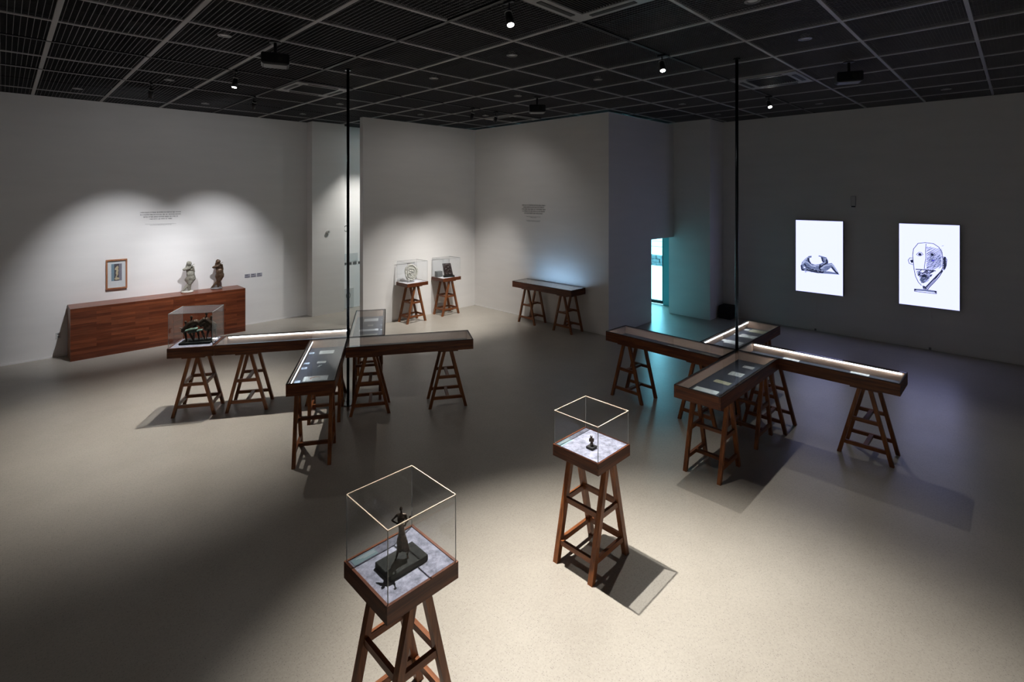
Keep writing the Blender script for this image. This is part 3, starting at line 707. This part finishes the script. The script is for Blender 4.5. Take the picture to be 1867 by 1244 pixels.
# labels in the corridor
o = MB().box(-.20, .20, -.01, 0, -.11, .11).build('notice_panel', mat('notice_white', (.62, .64, .64), .5)); o.location = (6.98, WY, 1.42); tag(o, 'pale glass notice panel on the corridor wall past the pilaster', 'sign')
for k in range(4):
    o = MB(); o.box(-.055, .055, -.006, 0, -.035, .035, ink_m); o = o.build('switch_plate'); o.location = (6.78 + k * .155, WY, 1.245)
    tag(o, ['first', 'second', 'third', 'fourth'][k] + ' dark switch plate from the pilaster on the corridor wall', 'switch', 'dark switch plates on the corridor wall')
o = thing('sign_board', 'white sign board with a round mark standing low in the corridor', 'sign', (6.86, WY - .04, 0), 0)
MB().box(-.17, .17, -.02, .02, 0.02, .56).build('board', white_pl, o)
b = MB()
for i in range(20):
    a, c = 2 * PI * i / 20, 2 * PI * (i + 1) / 20
    b.beam((.06 * math.cos(a), -.022, .36 + .09 * math.sin(a)), (.06 * math.cos(c), -.022, .36 + .09 * math.sin(c)), .014, .004, (0, 1, 0), flat=False)
b.build('mark', ink_m, o)
o = MB()
for i in range(14):
    a, c = 2 * PI * i / 14, 2 * PI * (i + 1) / 14
    o.beam((.05 * math.cos(a), -.004, .08 * math.sin(a)), (.05 * math.cos(c), -.004, .08 * math.sin(c)), .016, .006, (0, 1, 0), flat=False)
o = tag(o.build('wall_hook_mark', ink_m), 'small dark oval mark high on the corridor wall', 'sign'); o.location = (6.82, WY, 2.24)

# ------------------------------------------------------------------ wall screens
def screen(label, y0, y1, z0, z1, draw, quad):
    yc, zc = (y0 + y1) / 2, (z0 + z1) / 2; w, h = abs(y0 - y1), z1 - z0
    t = thing('wall_screen', label, 'screen', (WX, yc, zc), -PI / 2, 'bright upright wall screens')
    MB().box(-w / 2, w / 2, -0.075, -0.02, -h / 2, h / 2).box(-w / 3, w / 3, -0.02, 0, -h / 3, h / 3).build('housing', black_m, t)
    e = 0.006
    tag(MB().box(-w / 2 + e, w / 2 - e, -0.078, -0.075, -h / 2 + e, h / 2 - e).build('display', screen_m, t), 'glowing white display', None)
    (ax, ay), (bx, by), (cx_, cy_), (dx, dy) = quad       # TL TR BR BL in zoomed pixels
    def L(x, y):
        u = (x - (ax + dx) / 2) / ((bx + cx_) / 2 - (ax + dx) / 2); tp = ay + u * (by - ay); bt = dy + u * (cy_ - dy)
        return ((u - .5) * w, (.5 - (y - tp) / (bt - tp)) * h)
    draw(t, L)
def ribbon(mb, pts, wd, m, lvl=0):
    y = -0.0785 - lvl * 0.0004
    for (x0, z0), (x1, z1) in zip(pts, pts[1:]):
        dx, dz = x1 - x0, z1 - z0; l = math.hypot(dx, dz)
        if l < 1e-6: continue
        wd_ = wd * 1.35; nx, nz = -dz / l * wd_ / 2, dx / l * wd_ / 2; ex, ez = dx / l * wd * .3, dz / l * wd * .3
        v = [mb.bm.verts.new((a, y, b)) for a, b in ((x0 + nx - ex, z0 + nz - ez), (x1 + nx + ex, z1 + nz + ez), (x1 - nx + ex, z1 - nz + ez), (x0 - nx - ex, z0 - nz - ez))]
        f = mb.bm.faces.new(v); f.material_index = mb.mi(m)
def blob(mb, pts, m, lvl=0):
    y = -0.0785 - lvl * 0.0004
    f = mb.bm.faces.new([mb.bm.verts.new((a, y, b)) for a, b in pts]); f.material_index = mb.mi(m)
def draw_head(t, L):
    R = random.Random(3); m = MB()
    P = lambda pts: [L(*p) for p in pts]
    ribbon(m, P([(380, 880), (340, 840), (300, 760), (280, 660), (268, 560), (262, 480), (272, 400), (335, 325), (430, 315), (540, 328), (610, 375), (650, 440), (662, 540), (660, 650), (610, 740), (540, 830), (470, 900), (440, 935)]), .008, screen_ink)
    ribbon(m, P([(660, 690), (610, 770), (550, 840), (490, 900), (460, 940)]), .010, screen_ink)
    for k in range(26):
        u = k / 25; x, y = 655 - 200 * u, 680 + 210 * u; ribbon(m, P([(x, y), (x - 18, y + 22)]), .016, screen_ink)
    ribbon(m, P([(442, 330), (436, 420), (440, 520), (425, 600), (418, 660), (440, 665)]), .007, screen_ink)
    ribbon(m, P([(262, 520), (225, 515), (200, 545), (215, 590), (265, 605)]), .007, screen_ink)
    blob(m, P([(225, 545), (262, 540), (270, 580), (240, 580)]), screen_ink, 1)
    for ex, ey in ((357, 470), (520, 472)):
        ribbon(m, P([(ex - 45, ey), (ex - 10, ey - 28), (ex + 25, ey - 24), (ex + 45, ey + 2), (ex + 10, ey + 22), (ex - 20, ey + 18), (ex - 45, ey)]), .006, screen_ink)
        blob(m, P([(ex - 24, ey - 4), (ex - 2, ey - 20), (ex + 26, ey - 8), (ex + 20, ey + 16), (ex - 8, ey + 16)]), screen_ink, 1)
    for k in range(34):                                     # hatching on the shaded half
        c = 350 + k * 10.5; x0 = 445; x1 = min(648, 470 + k * 14)
        a = (x0 + R.uniform(-3, 8), c + R.uniform(-6, 6) + 30); b_ = (x1 + R.uniform(-12, 4), c - (x1 - x0) * .55 + R.uniform(-6, 6) + 30)
        if b_[1] > 335: ribbon(m, P([a, b_]), .0045, screen_ink if k % 3 else screen_mid)
    for k in range(60):
        x = R.uniform(450, 630); y = R.uniform(500, 660); ribbon(m, P([(x, y), (x + 34, y - 26)]), .005, screen_mid)
    blob(m, P([(515, 545), (545, 540), (562, 552), (540, 565), (520, 560)]), screen_blue, 2)
    ribbon(m, P([(665, 505), (690, 505), (712, 540), (705, 620), (680, 675), (662, 670)]), .008, screen_ink)
    for k in range(26): ribbon(m, P([(666 + R.uniform(0, 8), 515 + k * 6), (700 + R.uniform(-6, 6), 508 + k * 6)]), .008, screen_ink)
    ribbon(m, P([(305, 668), (380, 672), (470, 680), (565, 688)]), .014, screen_ink)
    for k in range(150):
        u, v = R.random(), R.random(); y = 680 + 165 * v; xl = 315 + 75 * v; xr = 560 - 110 * v; x = xl + (xr - xl) * u
        ribbon(m, P([(x - 14, y + 8), (x + 14, y - 8)]), .006 if v > .5 else .008, screen_ink if R.random() < .6 else screen_mid)
    blob(m, P([(375, 755), (420, 735), (465, 752), (440, 775), (400, 775)]), screen_ink, 3)
    for k in range(14): ribbon(m, P([(390 + R.uniform(0, 40), 885 + R.uniform(0, 40)), (400 + R.uniform(0, 45), 890 + R.uniform(0, 40))]), .010, screen_ink)
    ribbon(m, P([(285, 928), (430, 938), (578, 958), (578, 992), (430, 975), (287, 958), (285, 928)]), .008, screen_ink)
    ribbon(m, P([(287, 940), (430, 950), (578, 970)]), .018, screen_mid, 0); blob(m, P([(285, 925), (310, 930), (308, 950), (287, 950)]), screen_ink, 3)
    blob(m, P([(550, 955), (580, 958), (580, 985), (560, 980)]), screen_ink, 3)
    ribbon(m, P([(648, 362), (672, 354)]), .004, screen_ink)
    tag(m.build('drawing', None, t), 'ink line drawing of a head, half of it hatched', None)
def draw_reclining(t, L):
    R = random.Random(5); m = MB(); P = lambda pts: [L(*p) for p in pts]
    blob(m, P([(330, 845), (470, 830), (560, 832), (640, 848), (700, 868), (712, 882), (600, 872), (450, 862)]), screen_mid, 0)
    body = [(135, 740), (150, 690), (195, 645), (255, 600), (300, 595), (298, 622), (270, 625), (268, 660), (290, 710), (350, 730), (420, 722), (470, 700), (450, 650), (435, 612), (402, 605), (410, 590), (450, 600), (520, 620), (548, 670), (548, 715), (600, 705), (635, 745), (670, 800), (705, 875), (660, 860), (620, 815), (590, 775), (545, 810), (480, 855), (400, 860), (300, 840), (210, 825), (145, 820), (133, 780)]
    blob(m, P(body), screen_mid, 1)
    blob(m, P([(175, 755), (195, 760), (208, 785), (180, 780)]), screen_m, 3)
    for pts in ([(150, 720), (200, 680), (250, 700), (300, 745), (360, 760)], [(560, 735), (600, 725), (640, 770), (680, 840)], [(440, 790), (500, 745), (560, 735)], [(165, 690), (210, 650), (250, 620)], [(330, 745), (400, 740), (440, 735)], [(500, 640), (530, 680)]):
        ribbon(m, P(pts), .020, screen_lt, 2)
    for pts in ([(140, 740), (150, 800), (180, 810)], [(190, 720), (230, 770), (300, 800), (400, 830), (480, 840)], [(245, 630), (255, 680), (285, 710)], [(455, 625), (465, 670), (480, 690)], [(520, 655), (535, 700), (470, 740), (425, 770)], [(215, 800), (300, 825), (380, 845), (470, 850)], [(600, 770), (650, 830), (690, 868)], [(430, 730), (418, 790), (440, 810)]):
        ribbon(m, P(pts), .022, screen_ink, 3)
    for k in range(120):
        x = R.uniform(150, 540); y = R.uniform(700, 840)
        if (x < 260 and y > 740) or 770 < y < 845 or (x > 440 and y < 740 and x < 545): ribbon(m, P([(x, y), (x + R.uniform(8, 26), y + R.uniform(-10, 12))]), .006, R.choice([screen_ink, screen_lt, screen_mid]), 4)
    tag(m.build('image', None, t), 'image of a reclining abstract bronze form', None)
screen('smaller looking wall screen with a reclining sculpture image, nearer the doorway', 3.825, 2.847, 0.895, 2.592, draw_reclining, ((52, 50), (768, 75), (762, 1210), (45, 1120)))
screen('wall screen with an ink drawing of a head, right of the other screen', 1.838, 0.862, 0.882, 2.59, draw_head, ((75, 57), (885, 82), (872, 1222), (62, 1122)))
for y, lb in ((3.42, 'thin white cable trunking running down from the reclining image screen'), (1.33, 'thin white cable trunking running down from the head drawing screen')):
    o = thing('cable_trunking', lb, 'cable cover', (WX, y, 0), 0, 'cable trunkings under the screens')
    MB().box(-.012, 0, -.014, .014, .05, .89).build('trunk', wall_m, o); MB().box(-.016, 0, -.02, .02, 0.0, .05).build('end_socket', dim_metal, o)
o = thing('wall_sensor', 'small grey upright sensor high on the right wall between the screens', 'sensor', (WX, 2.66, 3.05), -PI / 2)
MB().box(-.045, .045, -.07, -.01, -.11, .11).build('body', white_pl, o, bevel=.008); MB().box(-.035, .035, -.06, -.02, -.135, -.11).build('lens', matte_black, o); MB().box(-.02, .02, -.01, 0, -.05, .05).build('bracket', dim_metal, o)
for y, lb in ((4.95, 'left of two faint white wall plates on the right wall'), (4.80, 'right of two faint white wall plates on the right wall')):
    o = MB().box(-.006, 0, -.035, .035, -.06, .06).build('wall_plate', wall_m); o.location = (WX, y, .47); tag(o, lb, 'wall plate', 'blank wall plates')
# black box on the floor
o = thing('floor_speaker', 'small black box on the floor in the corner beside the pier', 'speaker', (13.27, 5.37, 0), 0)
MB().box(-.17, .17, -.13, .17, 0, .33).build('cabinet', matte_black, o, bevel=.006); MB().box(-.176, -.17, -.11, .15, .03, .30).build('grille', mat('speaker_grille', (.02, .016, .018), .8), o)

# ------------------------------------------------------------------ poles
for (x, y), lb in ((LP, 'slim black pole rising through the left cross table to the ceiling'), (RP, 'slim black pole rising through the right cross table to the ceiling')):
    o = thing('ceiling_pole', lb, 'pole', (x, y, 0), 0, 'black poles at the table centres')
    MB().tube((0, 0, .012), (0, 0, CEIL), .021, n=20).build('shaft', pole_m, o); MB().tube((0, 0, 0), (0, 0, .012), .10, n=28).build('base_plate', pole_m, o)
    MB().tube((0, 0, CEIL - .02), (0, 0, CEIL), .045, n=20).build('ceiling_collar', pole_m, o)

# ------------------------------------------------------------------ papers and cards in the cases
ZF = ZB + 0.026
def paper(px, py, w, d, ang, m, label, group, lines=0, wash=None):
    p = WP(px, py, ZF)
    o = MB(); o.box(-w / 2, w / 2, -d / 2, d / 2, 0, .0015, m)
    R = random.Random(int(px * 7 + py))
    for k in range(lines):
        y = d * (.36 - .72 * k / max(1, lines - 1)) if lines > 1 else 0; l = w * R.uniform(.2, .38)
        o.box(-l, l * R.uniform(.5, 1), y - .0016, y + .0016, .0015, .0018, ink_m)
    if wash:
        for k in range(16):
            a, c = math.radians(40 + k * 18), math.radians(40 + (k + 1) * 18)
            o.beam((w * .22 * math.cos(a), d * .28 * math.sin(a), .0019), (w * .22 * math.cos(c), d * .28 * math.sin(c), .0019), .012 + .012 * math.sin(k * .4), .0006, (0, 0, 1), wash, flat=False)
    o = o.build('paper_sheet'); o.location = p + Vector((0, 0, .0003)); o.rotation_euler = (0, 0, ang)
    return tag(o, label, 'paper', group)
g = 'papers in the front case of the left table'
z = lambda x, y: (500 + x / 9.335, 590 + y / 9.335)
paper(*z(895, 488), .20, .155, LA, paper_w, 'pale sheet nearest the pole in the left front case', g, 5)
paper(*z(805, 660), .115, .085, LA, paper_w, 'middle pale sheet in the left front case', g, 3)
paper(*z(705, 935), .29, .17, LA, paper_w, 'large sheet with an orange brush drawing in the left front case', g, 0, ink_o)
for q_, lb in (((637, 507), 'pale blue caption card furthest back in the left front case'), ((553, 682), 'upper one of the paired blue cards in the left front case'), ((510, 765), 'lower one of the paired blue cards in the left front case'), ((390, 995), 'pale blue card at the front corner of the left front case')):
    paper(*z(*q_), .07, .07, LA, paper_b, lb, g, 3)
p = WP(*z(760, 735), ZF)
b = MB()
for a, c, e, f_, w in ((0, .01, .01, .03, .016), (.01, .03, .035, .045, .008), (0, .01, -.012, -.02, .008), (.004, .01, .012, -.022, .008), (.01, .03, -.004, .035, .007)): b.beam((a, c, .004), (e, f_, .004), w, .006, (0, 0, 1), flat=False)
o = b.build('paper_cutout', paper_w); o.location = p; o.rotation_euler = (0, 0, LA); tag(o, 'small white figure cut-out beside the middle sheet in the left front case', 'cut-out')
g = 'papers in the back case of the left table'
z = lambda x, y: (635 + x / 19.14, 560 + y / 19.14)
for q_, w, d, lb, n in (((800, 450), .25, .20, 'largest grey sheet, furthest back in the left back case', 4), ((780, 642), .095, .11, 'small grey sheet, second from the back in the left back case', 2), ((715, 805), .31, .13, 'wide pale sheet with a small drawing in the left back case', 3), ((700, 972), .28, .09, 'greenish sheet closest to the pole in the left back case', 2)):
    paper(*z(*q_), w, d, LA, paper_w if n != 2 else paper_g, lb, g, n)
for q_, lb in (((1200, 430), 'faint caption card beside the furthest sheet, left back case'), ((1180, 630), 'faint caption card beside the small sheet, left back case'), ((1165, 790), 'faint caption card beside the wide sheet, left back case')): paper(*z(*q_), .05, .045, LA, card_clear, lb, g, 2)
paper(538, 615.6, .26, .15, LA, paper_w, 'white sheet inside the strip lit case left of the left pole', 'papers in the strip lit case')
g = 'papers in the front case of the right table'
z = lambda x, y: (1220 + x / 8.295, 570 + y / 8.295)
paper(*z(560, 1180), .12, .27, 0.05, paper_w, 'long white sheet with dark edge at the front of the right front case', g)
paper(*z(805, 1058), .10, .19, -0.04, paper_y, 'yellowish strip of handwriting in the right front case', g, 4)
paper(*z(1015, 935), .15, .16, 0.02, paper_w, 'white letter in the middle of the right front case', g, 4)
paper(*z(1200, 832), .10, .13, 0.02, paper_w, 'small white sheet closest to the pole in the right front case', g, 2)
g = 'papers in the back case of the right table'
for q_, w, d, m, lb, n in (((1175, 262), .09, .075, paper_w, 'small white card furthest back in the right back case', 0), ((1340, 290), .20, .23, paper_y, 'large yellowish sheet furthest back in the right back case', 3), ((1012, 330), .08, .08, paper_w, 'small white card behind the pole in the right back case', 0), ((1190, 362), .19, .24, paper_w, 'middle large white sheet in the right back case', 4), ((820, 415), .09, .09, paper_w, 'small white card at the left of the right back case', 0), ((980, 456), .19, .25, paper_w, 'large white sheet closest to the pole in the right back case', 4)):
    paper(*z(*q_), w, d, 0, m, lb, g, n)
g = 'papers in the side cases of the right table'
paper(1232, 636, .17, .34, -.04, paper_w, 'long white sheet in the left case of the right table', g)
paper(1289, 648, .14, .24, -.04, paper_g, 'dim grey sheet near the pole in the left case of the right table', g)
paper(1443, 655.5, .10, .20, 0, paper_w, 'pale sheet near the pole in the right case of the right table', g, 2)
paper(1568, 681.5, .10, .20, 0, paper_w, 'pale sheet near the far end of the right case, right table', g, 2)
# caption strips under the covers
for (cx, cy), lb in ((P1, 'teal caption strip at the left edge of the nearest pedestal'), (P2, 'teal caption strip at the left edge of the second pedestal')):
    o = MB(); o.box(-.078, .078, -.028, .028, 0, .0015, card_clear)
    for k in range(3): o.box(-.01 - .02 * k, .07, -.006 + k * .010, -.003 + k * .010, .0015, .0018, paper_w)
    o = tag(o.build('caption_strip'), lb, 'label card', 'caption strips on the pedestals'); o.location = (cx - .135, cy + .190, .9963)
for (cx, cy), lb in ((P3, 'grey caption card at the right edge of the left alcove pedestal'), (P4, 'grey caption card at the right edge of the right alcove pedestal')):
    o = tag(MB().box(-.06, .06, -.035, .035, 0, .002).build('caption_strip', card_m), lb, 'label card', 'caption strips on the pedestals'); o.location = (cx + .17, cy - .16, .9963)

# ------------------------------------------------------------------ ceiling equipment
def rail(a, b, lb):
    o = MB(); x0, y0 = a; x1, y1 = b
    if abs(x0 - x1) < .01:
        o.box(x0 - .020, x0 + .020, y0, y1, CEIL - .002, CEIL + .04, black_m); o.box(x0 - .016, x0 - .012, y0, y1, CEIL - .005, CEIL - .002, dim_metal); o.box(x0 + .012, x0 + .016, y0, y1, CEIL - .005, CEIL - .002, dim_metal)
    else:
        o.box(x0, x1, y0 - .020, y0 + .020, CEIL - .002, CEIL + .04, black_m); o.box(x0, x1, y0 - .016, y0 - .012, CEIL - .005, CEIL - .002, dim_metal); o.box(x0, x1, y0 + .012, y0 + .016, CEIL - .005, CEIL - .002, dim_metal)
    tag(o.build('lighting_track'), lb, 'lighting track', 'black lighting tracks in the ceiling')
rail((TRX, -2.6), (TRX, WY - .05), 'lighting track running away to the left wall above the left pole')
rail((TRX + .03, TRY[0]), (WX - .05, TRY[0]), 'lighting track running to the right wall, carrying two lit spotlights')
rail((-2.6, TRY[1]), (TRX - .03, TRY[1]), 'lighting track above the bronze group, left part')
rail((TRX + .03, TRY[1]), (9.6, TRY[1]), 'lighting track above the alcove, right part')
rail((-2.6, TRY[2] - 1.09 + .0), (TRX - .03, TRY[2] - 1.09), 'lighting track closest to the left wall above the cabinet')

def spot(lb, x, y, aim, watts, size, blend, lit=True, drop=0.13, col=(1, .90, .76), rad=.02, group='black track spotlights'):
    t = thing('track_spotlight', lb, 'spotlight', (x, y, 0), 0, group)
    piv = Vector((0, 0, CEIL - drop)); d = (Vector(aim) - Vector((x, y, CEIL - drop))).normalized()
    MB().box(-.018, .018, -.06, .06, CEIL - .03, CEIL - .005).tube((0, 0, CEIL - .03), (0, 0, CEIL - drop), .008, n=8).build('adapter', black_m, t)
    a, b = piv - d * .06, piv + d * .09
    MB().tube(a, b, .036, .040, 24, cap=True).build('body', black_m, t)
    tag(MB().tube(piv - d * .055, piv - d * .045, .0375, n=24).build('ring', white_pl, t), 'pale band round the body', None)
    MB().tube(b, b + d * .004, .033, n=24).build('lens', lens_m if lit == 'seen' else lens_off, t)
    if lit:
        ld = bpy.data.lights.new('bulb', 'SPOT'); ld.energy = watts * SPOT_GAIN; ld.spot_size = math.radians(size); ld.spot_blend = blend; ld.color = col; ld.shadow_soft_size = rad
        lo = bpy.data.objects.new('bulb', ld); C.objects.link(lo); lo.parent = t; lo.location = b + d * .03
        lo.rotation_euler = d.to_track_quat('-Z', 'Y').to_euler()
        l2 = ld.copy(); l2.energy = watts * FILL_SHARE; l2.spot_size = math.radians(168); l2.spot_blend = .6     # added wide weak lamp, standing for spill, lifts ambient light on walls
        o2 = bpy.data.objects.new('ambient_fill', l2); C.objects.link(o2); o2.parent = t; o2.location = lo.location; o2.rotation_euler = lo.rotation_euler
    return t
Y1, Y2, Y3 = TRY[0], TRY[1], TRY[2] - 1.09
WARM = (1.0, .955, .89); NEU = (.95, .96, 1.0)
spot('lit spotlight nearest the camera, at the top middle', 3.52, 3.56, (2.95, 1.75, 0), 2250, 65, 1.0, 'seen', .17, WARM, .022)
spot('lit spotlight on the right track, brightest star', 6.35, Y1, (4.9, 1.9, 0), 230, 60, 1.0, 'seen', .15, WARM)
spot('lit spotlight at the far end of the right track, left of the screens', 10.5, Y1, (8.2, 1.2, 0), 120, 60, 1.0, 'seen', .15, WARM)
spot('lit spotlight above the left table', 2.54, Y2, (1.75, 8.45, 0.3), 1000, 70, 1.0, 'seen', .17, WARM)
spot('left hanging wall spotlight above the framed picture', 1.80, Y3, (1.80, WY, 1.0), 600, 52, 1.0, True, .16, NEU)
spot('right hanging wall spotlight above the figurines', 3.46, Y3, (3.46, WY, 1.0), 600, 52, 1.0, True, .16, NEU)
spot('left of two far spotlights aimed at the alcove pedestals', 7.34, Y2, (7.2, 10.4, 0.3), 620, 60, 1.0, True, .16, (1, .965, .92))
spot('right of two far spotlights aimed at the alcove pedestals', 8.05, Y2, (8.4, 10.5, 0.3), 620, 60, 1.0, True, .16, (1, .965, .92))
spot('corridor spotlight behind the alcove wall', 7.6, 12.1, (6.75, 13.3, 1.2), 420, 66, 1.0, True, .16, (1, .98, .93))

# air units
def ac(ix, iy, lb, sw=False):
    t = thing('ceiling_air_unit', lb, 'air conditioner', (0.41 + S * (ix + .5), 0.39 + S * (iy + .5), CEIL), PI / 2 if sw else 0, 'square ceiling air units')
    a = MB()
    for s_ in (-1, 1): a.box(s_ * .49 - (.17 if s_ > 0 else 0), s_ * .49 + (0 if s_ > 0 else .17), -.49, .49, -.018, .03); a.box(-.32, .32, s_ * .49 - (.17 if s_ > 0 else 0), s_ * .49 + (0 if s_ > 0 else .17), -.018, .03)
    a.build('panel', ac_m, t)
    for i in range(4):
        R_ = Matrix.Rotation(i * PI / 2, 4, 'Z'); MB().box(-.27, .27, .375, .435, -.024, -.018, None, R_).build('vane', ac_dark, t)
    g_ = MB(); g_.box(-.32, .32, -.32, .32, .005, .02)
    for i in range(18): y = -.30 + i * .0353; g_.box(-.31, .31, y - .004, y + .004, -.014, .005)
    g_.build('grille', ac_dark, t)
ac(3, 8, 'ceiling air unit above the left pole'); ac(8, 2, 'bluish ceiling air unit beside the right pole'); ac(3, 2, 'ceiling air unit at the top middle edge of the picture'); ac(8, 8, 'distant ceiling air unit above the alcove corner')

# projectors
def projector(lb, x, y, rz, drop=.30, m=None):
    t = thing('ceiling_projector', lb, 'projector', (x, y, 0), rz, 'black ceiling projectors'); z1 = CEIL - drop
    MB().tube((0, 0, CEIL), (0, 0, z1 + .14), .02, n=12).tube((0, 0, CEIL - .015), (0, 0, CEIL), .07, n=20).build('mount', black_m, t)
    MB().box(-.16, .16, -.13, .13, z1, z1 + .14).build('housing', m or black_m, t, bevel=.015)
    MB().tube((.06, -.13, z1 + .07), (.06, -.165, z1 + .07), .04, n=18).build('lens', lens_off, t)
    MB().box(-.13, .13, -.10, .10, z1 - .008, z1).build('base', dim_metal, t)
projector('black projector hanging above the left table', 2.42, 6.62, math.radians(-20)); projector('small black projector hanging above the alcove', 7.45, 6.75, math.radians(-45)); projector('black projector hanging in front of the screens', 8.62, 1.76, math.radians(-70))

# downlights
DL = [((1.89, 6.78), 'left of the black projector above the left table'), ((1.97, 10.07), 'above the bronze group, towards the left wall'), ((.96, 12.07), 'close to the left wall, left of the cabinet'), ((3.02, 12.15), 'close to the left wall, right of the cabinet lamps'), ((4.95, 4.95), 'in the middle of the ceiling, below the top lamp'), ((5.02, 6.84), 'between the left pole and the ceiling middle'), ((7.07, 6.91), 'just behind the small projector'), ((7.0, 4.98), 'left of the brightest lamp'), ((7.08, 10.17), 'over the alcove pedestals'), ((6.97, 1.88), 'right of the right pole, top right'), ((10.02, 1.96), 'beside the projector near the screens'), ((12.13, .97), 'close to the right wall above the head drawing'), ((10.18, 5.08), 'in front of the pier'), ((5.24, 1.88), 'at the top edge right of centre'), ((5.05, 10.2), 'behind the left pole, below the air unit'), ((5.05, 12.08), 'close to the pilaster'), ((12.16, 3.01), 'close to the right wall between the screens'), ((8.29, 9.2), 'beside the distant air unit'), ((12.11, 5.14), 'in the far right corner')]
d0 = None
for (x, y), lb in DL:
    lab = 'small round unlit downlight ' + lb
    if d0 is None:
        d0 = thing('ceiling_downlight', lab, 'downlight', (x, y, CEIL), 0, 'round unlit ceiling downlights')
        o = MB(); n = 24
        for i in range(n):
            a, c = 2 * PI * i / n, 2 * PI * (i + 1) / n
            o.beam((.063 * math.cos(a), .063 * math.sin(a), 0), (.063 * math.cos(c), .063 * math.sin(c), 0), .026, .010, (0, 0, 1), flat=False)
        o.build('trim_ring', dim_metal, d0); MB().tube((0, 0, .004), (0, 0, .05), .05, n=20).build('reflector', white_pl, d0)
    else: copy_thing(d0, (x, y, CEIL), 0, lab)
